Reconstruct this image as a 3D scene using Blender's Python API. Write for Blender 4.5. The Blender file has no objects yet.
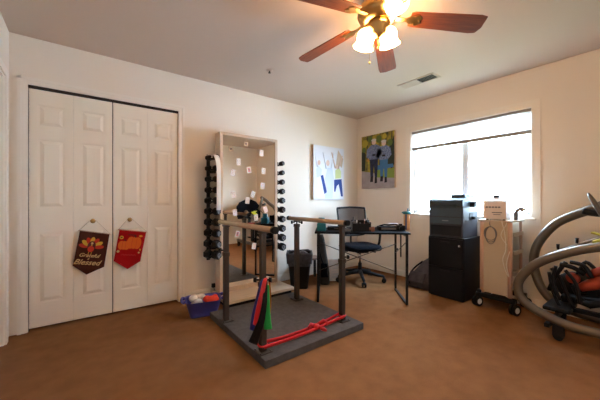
import bpy, bmesh, math, random
from mathutils import Vector, Matrix, Euler
random.seed(7)
C = bpy.context.scene.collection
PI = math.pi
R = math.radians
YAW = R(37.25); FPX = 286.0; EYE = 1.092
V = Vector

# ------------------------------------------------------------ materials
def mat(name, col, rough=.6, metal=0., spec=.5, noise=0., nscale=40., bump=0., bscale=200., emit=None, estr=0.,
        trans=0., col2=None, sheen=0., alpha=1., coat=0., stretch=None, detail=3.):
    m = bpy.data.materials.new(name); m.use_nodes = True
    nt = m.node_tree; b = nt.nodes['Principled BSDF']
    b.inputs['Base Color'].default_value = (*col, 1)
    b.inputs['Roughness'].default_value = rough
    b.inputs['Metallic'].default_value = metal
    b.inputs['Specular IOR Level'].default_value = spec
    b.inputs['Transmission Weight'].default_value = trans
    b.inputs['Alpha'].default_value = alpha
    b.inputs['Coat Weight'].default_value = coat
    b.inputs['Sheen Weight'].default_value = sheen
    if emit:
        b.inputs['Emission Color'].default_value = (*emit, 1)
        b.inputs['Emission Strength'].default_value = estr
    if noise or col2 or bump:
        tc = nt.nodes.new('ShaderNodeTexCoord'); mp = nt.nodes.new('ShaderNodeMapping')
        nt.links.new(tc.outputs['Object'], mp.inputs['Vector'])
        if stretch: mp.inputs['Scale'].default_value = stretch
        if noise or col2:
            n = nt.nodes.new('ShaderNodeTexNoise'); n.inputs['Scale'].default_value = nscale
            n.inputs['Detail'].default_value = detail
            nt.links.new(mp.outputs['Vector'], n.inputs['Vector'])
            r = nt.nodes.new('ShaderNodeValToRGB')
            c2 = col2 or tuple(min(1, c * (1 + noise)) for c in col)
            c1 = col if col2 else tuple(c * (1 - noise) for c in col)
            r.color_ramp.elements[0].color = (*c1, 1); r.color_ramp.elements[1].color = (*c2, 1)
            r.color_ramp.elements[0].position = .3; r.color_ramp.elements[1].position = .7
            nt.links.new(n.outputs['Fac'], r.inputs['Fac'])
            nt.links.new(r.outputs['Color'], b.inputs['Base Color'])
        if bump:
            n2 = nt.nodes.new('ShaderNodeTexNoise'); n2.inputs['Scale'].default_value = bscale
            nt.links.new(mp.outputs['Vector'], n2.inputs['Vector'])
            bp = nt.nodes.new('ShaderNodeBump'); bp.inputs['Strength'].default_value = bump
            bp.inputs['Distance'].default_value = .01
            nt.links.new(n2.outputs['Fac'], bp.inputs['Height'])
            nt.links.new(bp.outputs['Normal'], b.inputs['Normal'])
    return m

M = {}
def dm(k, *a, **kw): M[k] = mat(k, *a, **kw)
dm('wall_paint', (.84, .765, .665), .9, bump=.05, bscale=120, spec=.2)
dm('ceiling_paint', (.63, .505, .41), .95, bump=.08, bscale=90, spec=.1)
dm('white_trim', (.85, .79, .70), .45)
dm('door_paint', (.87, .785, .66), .4)
dm('window_vinyl', (.85, .86, .88), .4)
dm('gap_shade', (.02, .018, .015), .9)  # near-black for shade in closet gaps and vent, and the closet track
dm('carpet', (.27, .122, .050), 1., noise=.11, nscale=9, bump=.7, bscale=260, spec=.05, detail=8)
dm('platform_grey', (.105, .092, .086), .95, noise=.15, nscale=25, bump=.5, bscale=300, spec=.1, detail=6)
dm('bronze_steel', (.075, .058, .046), .45, metal=.6)
dm('black_plastic', (.006, .006, .007), .55, spec=.3)
dm('black_metal', (.006, .006, .007), .5, spec=.3)
dm('black_rubber', (.006, .006, .007), .6, spec=.25)
dm('black_fabric', (.006, .006, .009), .95, bump=.3, bscale=500, spec=.1)
dm('rail_wood', (.38, .25, .15), .5, noise=.15, nscale=8, stretch=(14, 1, 14))
dm('frame_wood', (.60, .45, .32), .5, noise=.07, nscale=6, stretch=(10, 10, 1))
dm('board_wood', (.66, .52, .37), .5, noise=.07, nscale=6, stretch=(1, 10, 1))
dm('chrome', (.75, .75, .77), .18, metal=1.)
dm('desk_black', (.005, .005, .006), .85, spec=.08)
dm('mirror_glass', (.95, .94, .90), .015, metal=1.)
dm('white_plastic', (.80, .79, .77), .4)
dm('dark_face', (.06, .06, .07), .5)
dm('cap_face', (.20, .21, .24), .5)
dm('rail_backlit', (.30, .26, .22), .6)  # backlit shade and the headrail's shadow line put into the rail colour
dm('red_rubber', (.62, .012, .015), .45)
dm('blue_rubber', (.012, .02, .20), .5)
dm('green_rubber', (.01, .42, .07), .5)
dm('orange_rubber', (.5, .10, .01), .5)
dm('basket_blue', (.07, .07, .33), .45)
dm('cream_fabric', (.70, .55, .42), .9, noise=.25, nscale=30)
dm('white_fabric', (.72, .70, .68), .9)
dm('red_fabric', (.72, .045, .015), .8, noise=.2, nscale=20)
dm('teal', (.004, .15, .22), .4)
dm('tan_body', (.62, .36, .15), .55)
dm('navy_side', (.05, .08, .22), .5)
dm('brown_leather', (.03, .02, .012), .7, noise=.3, nscale=20)
dm('brown_item', (.25, .10, .05), .6)
dm('paper', (.86, .86, .92), .8)
dm('stool_wood', (.25, .15, .11), .6)
dm('bin_black', (.004, .004, .005), .5, spec=.3)
dm('liner', (.035, .035, .045), .35, noise=.5, nscale=25, bump=.8, bscale=25)
dm('cab_black', (.004, .0045, .007), .5, spec=.25)
dm('printer_grey', (.022, .022, .030), .5, spec=.5)
dm('printer_lid', (.035, .055, .075), .55)  # bluish tone of reflected light put into the base colour
dm('cart_beige', (.52, .43, .31), .5)
dm('cart_pink', (.58, .37, .27), .5)
dm('cable', (.16, .16, .17), .6)
dm('cable_white', (.7, .68, .62), .5)
dm('device_white', (.75, .66, .58), .4)
dm('silver_tube', (.15, .125, .095), .38, metal=.5)
dm('red_pad', (.34, .045, .02), .6)
dm('yellow', (.40, .36, .01), .45)
dm('backpack', (.05, .038, .038), .95, noise=.35, nscale=14, bump=.5, bscale=80)
dm('brass', (.42, .27, .10), .28, metal=1.)
dm('blade_wood', (.13, .030, .008), .55, col2=(.22, .055, .014), nscale=3, stretch=(2, 30, 30), spec=.25)
dm('banner_brown', (.062, .018, .012), .95, bump=.3, bscale=400, spec=.1)
dm('banner_red', (.36, .008, .010), .95, bump=.3, bscale=400, spec=.1)
dm('felt_orange', (.62, .105, .008), .95)
dm('felt_red', (.50, .03, .01), .95)
dm('felt_yellow', (.62, .34, .03), .95)
dm('felt_tan', (.62, .40, .16), .95)
dm('felt_rose', (.50, .03, .03), .95)
dm('felt_dark', (.10, .015, .01), .95)
dm('string', (.40, .30, .20), .9)
dm('dowel', (.5, .33, .2), .7)
dm('card_white', (.80, .76, .74), .5)
dm('card_mark', (.62, .20, .24), .5)
dm('card_mark_dark', (.12, .12, .14), .5)
dm('siding', (.80, .80, .80), .9)
dm('lawn', (.16, .16, .09), 1., noise=.3, nscale=3)
dm('siding_line', (.55, .55, .56), .9)
dm('blind_fabric', (.82, .82, .84), .9)
dm('vent_slat_shade', (.45, .41, .37), .6)  # slat colour darkened for the half that catches less light
dm('canvas_edge', (.55, .40, .28), .9)
# art colours
_art = dict(a_white=(.78, .80, .86), a_blue=(.02, .06, .26), a_skin=(.72, .50, .40), a_lime=(.62, .68, .32), a_pale=(.60, .66, .80),
                 a_tan=(.62, .48, .36), a_yel=(.42, .33, .03), a_grn=(.10, .15, .03), a_dk=(.025, .035, .02), a_path=(.42, .37, .36),
                 a_grass=(.22, .30, .05), a_plaid=(.10, .15, .28), a_jean=(.03, .05, .12), a_blk=(.015, .015, .02),
                 a_cap=(.60, .55, .50), a_teal=(.05, .16, .32), a_org=(.6, .25, .03))
for k, c in _art.items(): dm(k, c, .8)
dm('a_plaid', (.05, .08, .20), .8, col2=(.28, .33, .46), nscale=55)
dm('a_path', (.36, .31, .31), .8, noise=.15, nscale=8)
dm('a_jean', (.015, .025, .06), .8, noise=.4, nscale=20)
M['a_foliage'] = mat('a_foliage', (.03, .045, .012), .8, col2=(.50, .38, .04), nscale=9, detail=4)

def glass_mat():
    m = bpy.data.materials.new('window_glass'); m.use_nodes = True
    nt = m.node_tree; nt.nodes.clear()
    o = nt.nodes.new('ShaderNodeOutputMaterial'); mx = nt.nodes.new('ShaderNodeMixShader')
    t = nt.nodes.new('ShaderNodeBsdfTransparent'); g = nt.nodes.new('ShaderNodeBsdfGlossy')
    g.inputs['Roughness'].default_value = .02
    lw_ = nt.nodes.new('ShaderNodeLayerWeight'); lw_.inputs['Blend'].default_value = .5
    pw = nt.nodes.new('ShaderNodeMath'); pw.operation = 'POWER'; pw.inputs[1].default_value = 5
    f = nt.nodes.new('ShaderNodeMath'); f.operation = 'MULTIPLY_ADD'; f.inputs[1].default_value = .9; f.inputs[2].default_value = .04
    nt.links.new(lw_.outputs['Facing'], pw.inputs[0]); nt.links.new(pw.outputs[0], f.inputs[0])
    nt.links.new(f.outputs[0], mx.inputs[0]); nt.links.new(t.outputs[0], mx.inputs[1]); nt.links.new(g.outputs[0], mx.inputs[2])
    nt.links.new(mx.outputs[0], o.inputs[0]); return m
M['glass'] = glass_mat()
def sheer_mat(name, col, tr, alpha):
    m = bpy.data.materials.new(name); m.use_nodes = True
    nt = m.node_tree; nt.nodes.clear()
    o = nt.nodes.new('ShaderNodeOutputMaterial'); mx = nt.nodes.new('ShaderNodeMixShader'); m2 = nt.nodes.new('ShaderNodeMixShader')
    d = nt.nodes.new('ShaderNodeBsdfDiffuse'); t = nt.nodes.new('ShaderNodeBsdfTranslucent'); p = nt.nodes.new('ShaderNodeBsdfTransparent')
    for n in (d, t): n.inputs[0].default_value = (*col, 1)
    mx.inputs[0].default_value = tr; m2.inputs[0].default_value = alpha
    nt.links.new(d.outputs[0], mx.inputs[1]); nt.links.new(t.outputs[0], mx.inputs[2])
    nt.links.new(p.outputs[0], m2.inputs[1]); nt.links.new(mx.outputs[0], m2.inputs[2]); nt.links.new(m2.outputs[0], o.inputs[0])
    return m
M['blind_sheer'] = sheer_mat('blind_sheer', (.9, .9, .9), .7, .8)
M['mesh_back'] = sheer_mat('mesh_back', (.03, .03, .035), .1, .72)
M['shade_glass'] = mat('shade_glass', (.9, .8, .6), .4, emit=(1., .56, .24), estr=34.)
M['bulb'] = mat('bulb', (1, .9, .7), .4, emit=(1., .62, .28), estr=20.)

# ------------------------------------------------------------ mesh builder
class MB:
    def __init__(s): s.bm = bmesh.new(); s.mats = []; s.mi = 0
    def use(s, k):
        if k not in s.mats: s.mats.append(k)
        s.mi = s.mats.index(k); return s
    def _fin(s, nv, nf, Mx=None, smooth=False):
        s.bm.verts.ensure_lookup_table(); s.bm.faces.ensure_lookup_table()
        vs = s.bm.verts[nv:]
        if Mx is not None: bmesh.ops.transform(s.bm, matrix=Mx, verts=vs)
        for f in s.bm.faces[nf:]: f.material_index = s.mi; f.smooth = smooth
        return s
    def box(s, c, size, rot=None, bev=0., taper=None):
        nv, nf = len(s.bm.verts), len(s.bm.faces)
        x, y, z = (q / 2 for q in size)
        tx = taper or 1.
        P = [(-x, -y, -z), (x, -y, -z), (x, y, -z), (-x, y, -z), (-x*tx, -y*tx, z), (x*tx, -y*tx, z), (x*tx, y*tx, z), (-x*tx, y*tx, z)]
        tmp = bmesh.new()
        vs = [tmp.verts.new(p) for p in P]
        for q in ((0, 3, 2, 1), (4, 5, 6, 7), (0, 1, 5, 4), (1, 2, 6, 5), (2, 3, 7, 6), (3, 0, 4, 7)): tmp.faces.new([vs[i] for i in q])
        if bev: bmesh.ops.bevel(tmp, geom=tmp.edges[:], offset=bev, segments=2, affect='EDGES', profile=.6)
        me = bpy.data.meshes.new('t'); tmp.to_mesh(me); tmp.free(); s.bm.from_mesh(me); bpy.data.meshes.remove(me)
        Mx = Matrix.Translation(c) @ (Euler(rot).to_matrix().to_4x4() if rot else Matrix())
        return s._fin(nv, nf, Mx)
    def b2(s, a, b, bev=0.):
        return s.box([(a[i] + b[i]) / 2 for i in range(3)], [abs(b[i] - a[i]) for i in range(3)], None, bev)
    def cyl(s, p0, p1, r, r1=None, seg=20, caps=True, smooth=True):
        p0, p1 = V(p0), V(p1); r1 = r if r1 is None else r1
        return s.loft([(p0, r), (p1, r1)], seg, caps, smooth)
    def loft(s, pr, seg=16, caps=True, smooth=True, flat=1., up=None):
        """tube through points with a radius each"""
        nf = len(s.bm.faces)
        pts = [V(p) for p, _ in pr]; rings = []
        t0 = (pts[1] - pts[0]).normalized()
        u = V(up) if up else (V((0, 0, 1)) if abs(t0.z) < .9 else V((1, 0, 0)))
        for i, (p, r) in enumerate(zip(pts, [q[1] for q in pr])):
            a = pts[max(i - 1, 0)]; b = pts[min(i + 1, len(pts) - 1)]
            t = (b - a).normalized()
            n = (u - t * u.dot(t)).normalized(); bi = t.cross(n)
            u = n
            rings.append([s.bm.verts.new(p + n * (math.cos(2*PI*k/seg) * r) + bi * (math.sin(2*PI*k/seg) * r * flat)) for k in range(seg)])
        for A, B in zip(rings, rings[1:]):
            for k in range(seg): s.bm.faces.new((A[k], A[(k+1) % seg], B[(k+1) % seg], B[k]))
        if caps: s.bm.faces.new(rings[0][::-1]); s.bm.faces.new(rings[-1])
        s.bm.faces.ensure_lookup_table()
        for f in s.bm.faces[nf:]: f.material_index = s.mi; f.smooth = smooth and len(f.verts) == 4
        return s
    def tube(s, pts, r, seg=10, sub=0, **kw):
        pts = [V(p) for p in pts]
        if sub: pts = smooth_path(pts, sub)
        return s.loft([(p, r) for p in pts], seg, **kw)
    def lathe(s, prof, c=(0, 0, 0), seg=28, Mx=None, smooth=True):
        nv, nf = len(s.bm.verts), len(s.bm.faces)
        rings = []
        for r, z in prof:
            rings.append([s.bm.verts.new((r*math.cos(2*PI*k/seg), r*math.sin(2*PI*k/seg), z)) for k in range(seg)] if r > 1e-5 else [s.bm.verts.new((0, 0, z))])
        for A, B in zip(rings, rings[1:]):
            for k in range(seg):
                k2 = (k+1) % seg
                if len(A) == 1 and len(B) == 1: continue
                if len(A) == 1: s.bm.faces.new((A[0], B[k2], B[k]))
                elif len(B) == 1: s.bm.faces.new((A[k], A[k2], B[0]))
                else: s.bm.faces.new((A[k], A[k2], B[k2], B[k]))
        return s._fin(nv, nf, Matrix.Translation(c) @ (Mx or Matrix()), smooth)
    def prism(s, poly, h, Mx=None):
        """poly in local xy, extruded from z=0 to z=h, then Mx"""
        nv, nf = len(s.bm.verts), len(s.bm.faces)
        A = [s.bm.verts.new((x, y, 0)) for x, y in poly]; B = [s.bm.verts.new((x, y, h)) for x, y in poly]
        n = len(poly)
        s.bm.faces.new(A[::-1]); s.bm.faces.new(B)
        for i in range(n): s.bm.faces.new((A[i], A[(i+1) % n], B[(i+1) % n], B[i]))
        return s._fin(nv, nf, Mx)
    def sphere(s, c, r, sc=(1, 1, 1), seg=16, rot=None):
        nv, nf = len(s.bm.verts), len(s.bm.faces)
        tmp = bmesh.new(); bmesh.ops.create_uvsphere(tmp, u_segments=seg, v_segments=max(6, seg // 2), radius=r)
        me = bpy.data.meshes.new('t'); tmp.to_mesh(me); tmp.free(); s.bm.from_mesh(me); bpy.data.meshes.remove(me)
        Mx = Matrix.Translation(c) @ (Euler(rot).to_matrix().to_4x4() if rot else Matrix()) @ Matrix.Diagonal((*sc, 1))
        return s._fin(nv, nf, Mx, True)
    def build(s, name, mk=None, parent=None, loc=None, label=None):
        me = bpy.data.meshes.new(name); bmesh.ops.recalc_face_normals(s.bm, faces=s.bm.faces[:])
        s.bm.to_mesh(me); s.bm.free()
        for k in ([mk] if mk else s.mats): me.materials.append(M[k])
        o = bpy.data.objects.new(name, me); C.objects.link(o)
        if parent: o.parent = parent
        if loc: o.location = loc
        if label: o['label'] = label
        return o

def smooth_path(pts, n):
    out = []
    for i in range(len(pts) - 1):
        p0 = pts[max(i-1, 0)]; p1 = pts[i]; p2 = pts[i+1]; p3 = pts[min(i+2, len(pts)-1)]
        for k in range(n):
            t = k / n
            out.append(.5 * ((2*p1) + (p2-p0)*t + (2*p0-5*p1+4*p2-p3)*t*t + (3*p1-p0-3*p2+p3)*t**3))
    out.append(pts[-1]); return out
def tag(o, label, cat, group=None):
    o['label'] = label; o['category'] = cat
    if group: o['group'] = group
    return o
def thing(name, label, cat, loc=(0, 0, 0), rz=0., group=None):
    o = bpy.data.objects.new(name, None); C.objects.link(o)
    o.location = loc; o.rotation_euler = (0, 0, rz); o.empty_display_size = .1
    return tag(o, label, cat, group)
def struct(o): o['kind'] = 'structure'; return o
def copy_tree(o, parent=None):
    c = o.copy(); C.objects.link(c); c.parent = parent
    for ch in list(o.children): copy_tree(ch, c)
    return c
def ray(u, v):
    r = (u-300)/FPX; z = (200-v)/FPX
    return V((r*math.cos(YAW)+math.sin(YAW), -r*math.sin(YAW)+math.cos(YAW), z))
def onp(u, v, ax, val):
    a = ray(u, v); o = V((0, 0, EYE)); t = (val - o[ax]) / a[ax]; return o + a*t
def text_into(mb, txt, size, Mx, h=.0008, shear=0., bold=0.):
    cu = bpy.data.curves.new('t', 'FONT'); cu.body = txt; cu.size = size; cu.align_x = 'CENTER'; cu.shear = shear; cu.extrude = h; cu.offset = bold
    cu.resolution_u = 3
    o = bpy.data.objects.new('t', cu); C.objects.link(o); bpy.context.view_layer.update()
    me = bpy.data.meshes.new_from_object(o.evaluated_get(bpy.context.evaluated_depsgraph_get()))
    nv, nf = len(mb.bm.verts), len(mb.bm.faces)
    mb.bm.from_mesh(me); mb._fin(nv, nf, Mx)
    bpy.data.objects.remove(o); bpy.data.curves.remove(cu); bpy.data.meshes.remove(me)

# ------------------------------------------------------------ room shell
X0, X1, Y0, Y1, CH = -.469, 3.665, -.70, 3.236, 2.44
T = .14
struct(MB().b2((X0-T-.6, Y0-T, -.1), (X1+T, Y1+T+.7, 0)).build('floor', 'carpet'))
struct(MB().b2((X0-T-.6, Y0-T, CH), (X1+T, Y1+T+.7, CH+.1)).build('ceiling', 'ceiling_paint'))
CL, CR, CT = -.364, .824, 2.045         # closet opening
w = MB(); w.b2((X0-T, Y1, 0), (CL, Y1+T, CH)); w.b2((CR, Y1, 0), (X1+T, Y1+T, CH)); w.b2((CL, Y1, CT), (CR, Y1+T, CH))
w.b2((CL-.1, Y1+.6, 0), (CR+.1, Y1+.66, CH)); w.b2((CL-.16, Y1+T, 0), (CL-.1, Y1+.66, CH)); w.b2((CR+.1, Y1+T, 0), (CR+.16, Y1+.66, CH))
struct(w.build('wall_back', 'wall_paint'))
WY0, WY1, WZ0, WZ1 = .89, 2.255, .90, 2.045   # window opening
w = MB(); w.b2((X1, Y0-T, 0), (X1+T, Y1+T, WZ0)); w.b2((X1, Y0-T, WZ1), (X1+T, Y1+T, CH))
w.b2((X1, Y0-T, WZ0), (X1+T, WY0, WZ1)); w.b2((X1, WY1, WZ0), (X1+T, Y1+T, WZ1))
struct(w.build('wall_right', 'wall_paint'))
DY0, DY1, DZ = 2.25, 3.06, 2.03          # doorway in the left wall
w = MB(); w.b2((X0-T, DY1, 0), (X0, Y1+T, CH)); w.b2((X0-T, Y0-T, 0), (X0, DY0, CH)); w.b2((X0-T, DY0, DZ), (X0, DY1, CH))
struct(w.build('wall_left', 'wall_paint'))
struct(MB().b2((X0-T, Y0-T, 0), (X1+T, Y0, CH)).build('wall_rear', 'wall_paint'))
# baseboards
bh, bt = .085, .014
def baseboard(name, segs):
    m = MB()
    for a, b, n in segs:
        a, b, n = V(a), V(b), V(n)
        m.b2(a, b + n*bt + V((0, 0, bh-.012)), 0); m.b2(a, b + n*bt*.55 + V((0, 0, bh)))
    struct(m.build(name, 'white_trim'))
baseboard('baseboard_back', [((CR+.066, Y1, 0), (X1, Y1, 0), (0, -1, 0))])
baseboard('baseboard_right', [((X1, Y0, 0), (X1, Y1, 0), (-1, 0, 0))])
baseboard('baseboard_left', [((X0, Y0, 0), (X0, DY0-.065, 0), (1, 0, 0))])
baseboard('baseboard_rear', [((X0, Y0, 0), (X1, Y0, 0), (0, 1, 0))])
# closet casing
def casing(name, pts_w, fn, wd=.058):
    pass
m = MB()
y = Y1
for (a, b) in (((CL-.058, 0), (CL, CT+.058)), ((CR, 0), (CR+.058, CT+.058)), ((CL, CT), (CR, CT+.058))):
    m.b2((a[0], y-.012, a[1]), (b[0], y, b[1]))
for (a, b) in (((CL-.058, 0), (CL-.034, CT+.058)), ((CR+.034, 0), (CR+.058, CT+.058)), ((CL-.058, CT+.034), (CR+.058, CT+.058))):
    m.b2((a[0], y-.019, a[1]), (b[0], y-.012, b[1]))
m.b2((CL-.004, y-.002, 0), (CL+.006, y+T, CT)); m.b2((CR-.006, y-.002, 0), (CR+.004, y+T, CT))
struct(m.build('trim_1', 'white_trim'))
m = MB().b2((CL, y+.075, 0.0), (CR, y+.095, CT)).b2((CL, y+.0, CT-.022), (CR, y+.05, CT))  # dark sheet behind the doors paints in closet shade; dark top track
m.b2((CL+.0062,y+.012,0),(CL+.012,y+.05,CT))
struct(m.build('closet_gap_shade', 'gap_shade'))
# closet doors: two bifold pairs, each of two narrow leaves with three raised panels
def leaf_mesh(wd, ht):
    m = MB(); t = .034
    stile = .055
    zs = [(.20, .80), (1.0, 1.585), (1.69, 1.875)]
    rails = [(0, .20), (.80, 1.0), (1.585, 1.69), (1.875, ht)]
    m.b2((0, 0, 0), (stile, t, ht)); m.b2((wd-stile, 0, 0), (wd, t, ht))
    for a, b in rails: m.b2((stile, 0, a), (wd-stile, t, b))
    for a, b in zs:
        m.b2((stile, .010, a), (wd-stile, t, b))
        # sloped raised field
        x0, x1 = stile, wd-stile
        nf = len(m.bm.faces)
        i0, i1 = .014, .040
        def rect(i, yy): return [m.bm.verts.new(p) for p in ((x0+i, yy, a+i), (x1-i, yy, a+i), (x1-i, yy, b-i), (x0+i, yy, b-i))]
        A = rect(i0, .010); B = rect(i1, .0015)
        for k in range(4): m.bm.faces.new((A[k], A[(k+1) % 4], B[(k+1) % 4], B[k]))
        m.bm.faces.new(B)
        # moulding lip
        for (p, q) in (((x0, a), (x0+.008, b)), ((x1-.008, a), (x1, b)), ((x0, a), (x1, a+.008)), ((x0, b-.008), (x1, b))):
            m.b2((p[0], .005, p[1]), (q[0], .012, q[1]))
    return m
dh = CT - .012 - .022 - .012
half = (CR - CL - .012) / 2
for i in range(2):
    x = CL + .009 + i * (half + .0)
    d = bpy.data.objects.new('door_%d' % (i+1), None); C.objects.link(d); d.location = (x, Y1 + .012, .022); struct(d)
    lw = (half - .007) / 2
    for k in range(2):
        o = leaf_mesh(lw - .0012, dh).build('door_leaf', 'door_paint', d, (k*lw, 0, 0))
    kx = .076 - x if i == 0 else .366 - x
    kb = MB().lathe([(0, 0), (.013, 0), (.010, .014), (.012, .018), (.019, .026), (.020, .034), (.013, .040), (0, .042)], Mx=Matrix.Rotation(PI/2, 4, 'X'))
    kb.build('door_knob', 'brass', d, (kx, .0, .90-.022))
# left doorway
m = MB()
for a, b in (((DY1, 0), (DY1+.06, DZ+.06)), ((DY0-.06, 0), (DY0, DZ+.06)), ((DY0, DZ), (DY1, DZ+.06))):
    m.b2((X0, a[0], a[1]), (X0+.013, b[0], b[1]))
m.b2((X0-T, DY1-.012, 0), (X0, DY1+.002, DZ)); m.b2((X0-T, DY0-.002, 0), (X0, DY0+.012, DZ)); m.b2((X0-T, DY0, DZ-.012), (X0, DY1, DZ+.002))
struct(m.build('trim_3', 'white_trim'))
d = bpy.data.objects.new('door_3', None); C.objects.link(d); d.location = (X0-.10, DY0+.014, .012); struct(d)
m = MB(); m.b2((-.035, 0, 0), (0, DY1-DY0-.03, DZ-.028)); m.build('door_slab', 'door_paint', d)
MB().lathe([(0, 0), (.03, 0), (.03, .006), (.012, .012), (.012, .035), (.028, .045), (.028, .062), (0, .070)], Mx=Matrix.Rotation(PI/2, 4, 'Y')).build('door_handle', 'brass', d, (0, .07, .95))

# window casing + sill
m = MB(); cw = .068
for a, b in (((WY0-cw, WZ0-cw), (WY0, WZ1+cw)), ((WY1, WZ0-cw), (WY1+cw, WZ1+cw)), ((WY0, WZ1), (WY1, WZ1+cw)), ((WY0, WZ0-cw), (WY1, WZ0))):
    m.b2((X1-.012, a[0], a[1]), (X1, b[0], b[1]))
m.b2((X1-.03, WY0-.03, WZ0-.014), (X1, WY1+.03, WZ0+.004), .003)
m.b2((X1-.001, WY0, WZ0-.001), (X1+.09, WY0+.008, WZ1)); m.b2((X1-.001, WY1-.008, WZ0), (X1+.09, WY1, WZ1)); m.b2((X1-.001, WY0, WZ0-.002), (X1+.09, WY1, WZ0+.008)); m.b2((X1-.001, WY0, WZ1-.006), (X1+.09, WY1, WZ1+.002))
struct(m.build('trim_4', 'white_trim'))
wn = bpy.data.objects.new('window_1', None); C.objects.link(wn); wn.location = (X1+.085, (WY0+WY1)/2, WZ0); struct(wn)
hw = (WY1-WY0)/2 - .008; hh = WZ1-WZ0
f = MB(); e = .028
f.b2((-.02, -hw, .008), (.03, -hw+e, hh-.006)).b2((-.02, hw-e, .008), (.03, hw, hh-.006)).b2((-.02, -hw, .008), (.03, hw, .008+e)).b2((-.02, -hw, hh-e-.006), (.03, hw, hh-.006))
f.build('window_frame', 'window_vinyl', wn)
for sgn in (-1, 1):
    a, b = (-hw+e, .035) if sgn < 0 else (-.042, hw-e)
    xo = .0 if sgn < 0 else -.013
    s_ = MB()
    for p, q in (((a, .036), (a+(.022 if sgn < 0 else .072), hh-.034)), ((b-(.072 if sgn < 0 else .022), .036), (b, hh-.034)), ((a, .036), (b, .058)), ((a, hh-.056), (b, hh-.034))):
        s_.b2((xo+.0, p[0], p[1]), (xo+.018, q[0], q[1]))
    so = s_.build('window_sash', 'window_vinyl', wn)
    MB().b2((xo+.008, a+.02, .05), (xo+.011, b-.02, hh-.05)).build('window_pane', 'glass', so)
# cellular blind, drawn up
bl = thing('window_blind', 'white pleated blind drawn up at the top of the window', 'blind', (X1+.03, (WY0+WY1)/2, 0))
hwb = hw - .006
MB().b2((-.022, -hwb, WZ1-.035), (.022, hwb, WZ1-.006), .003).build('headrail', 'rail_backlit', bl)
sh = MB(); n = 14; zt, zb = WZ1-.035, 1.822
for sx in (-1, 1):
    nf = len(sh.bm.faces); prev = None
    for i in range(2*n+1):
        z = zt + (zb-zt)*i/(2*n); xx = sx*(.004 + (.010 if i % 2 else 0))
        cur = (sh.bm.verts.new((xx, -hwb, z)), sh.bm.verts.new((xx, hwb, z)))
        if prev: sh.bm.faces.new((prev[0], prev[1], cur[1], cur[0]))
        prev = cur
sh.build('pleated_shade', 'blind_sheer', bl)
MB().b2((-.018, -hwb, 1.782), (.018, hwb, 1.822), .004).build('bottom_rail', 'rail_backlit', bl)

# neighbouring house seen through the window, and the ground outside
ho = thing('neighbour_house', 'pale sided neighbouring house seen faintly through the window', 'house', (9.2, 1.0, -2.9))
m = MB(); m.b2((0, -7., 0), (5, 1.6, 6.2)); m.build('house_wall', 'siding', ho)
m = MB()
for z in (3.72, 4.28): m.b2((-.05, -3.2, z), (0, 1.6, z+.05))
m.build('siding_band', 'siding_line', ho)
m = MB(); m.prism([(-.5, 0), (5.5, 0), (2.5, 2.1)], 9.2, Matrix.Translation((0, 1.9, 6.2)) @ Matrix.Rotation(PI/2, 4, 'X')); m.build('house_roof', 'siding_line', ho)
g = MB().b2((X1+.5, -30, -3.0), (40, 30, -2.9)).build('ground', 'lawn'); struct(g)

# ------------------------------------------------------------ ceiling things
fx, fy = 1.553, 1.186
fan = thing('ceiling_fan', 'five-bladed brown wooden ceiling fan with brass motor and lit glass shades', 'ceiling fan', (fx, fy, CH))
MB().lathe([(0, 0), (.085, 0), (.085, -.012), (.07, -.035), (.05, -.05), (.045, -.06), (0, -.06)]).build('ceiling_mount', 'brass', fan)
MB().lathe([(0, -.055), (.06, -.055), (.115, -.07), (.135, -.09), (.14, -.13), (.13, -.155), (.10, -.17), (.09, -.18), (0, -.18)]).build('motor_housing', 'brass', fan)
MB().lathe([(0, -.18), (.06, -.18), (.075, -.19), (.07, -.215), (.05, -.235), (.052, -.25), (.035, -.27), (.012, -.28), (0, -.285)]).build('light_fitter', 'brass', fan)
MB().cyl((0, 0, -.28), (0, 0, -.335), .004, seg=8).sphere((0, 0, -.345), .010).build('finial', 'brass', fan)
MB().cyl((-.03, .05, -.24), (-.03, .05, -.43), .0014, seg=6).sphere((-.03, .05, -.435), .006, (1, 1, 1.6)).build('pull_chain', 'brass', fan)
poly = [(.0, -.050), (.02, -.058), (.42, -.072), (.455, -.064), (.46, .02), (.442, .064), (.40, .072), (.02, .058), (0, .05)]
blade_me = None
for k in range(5):
    ang = R(30.5 + 72*k)
    Mx = Matrix.Translation((.20*math.cos(ang), .20*math.sin(ang), -.170)) @ Matrix.Rotation(ang, 4, 'Z') @ Matrix.Rotation(R(7.3), 4, 'Y') @ Matrix.Rotation(R(-11), 4, 'X')
    if blade_me is None:
        b = MB().prism(poly, .008).build('blade', 'blade_wood', fan); blade_me = b.data
        ir = MB(); ir.prism([(-.09, -.016), (-.03, -.012), (.0, -.03), (.05, -.042), (.075, -.02), (.06, 0), (.075, .02), (.05, .042), (0, .03), (-.03, .012), (-.09, .016)], .005, Matrix.Translation((0, 0, -.0055)))
        for px, py in ((.03, -.028), (.03, .028), (.058, 0)): ir.cyl((px, py, -.009), (px, py, -.005), .006, seg=10)
        io = ir.build('blade_iron', 'brass', b)
    else:
        b = bpy.data.objects.new('blade', blade_me); C.objects.link(b); b.parent = fan
        i2 = io.copy(); C.objects.link(i2); i2.parent = b
    b.matrix_local = Mx
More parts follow.
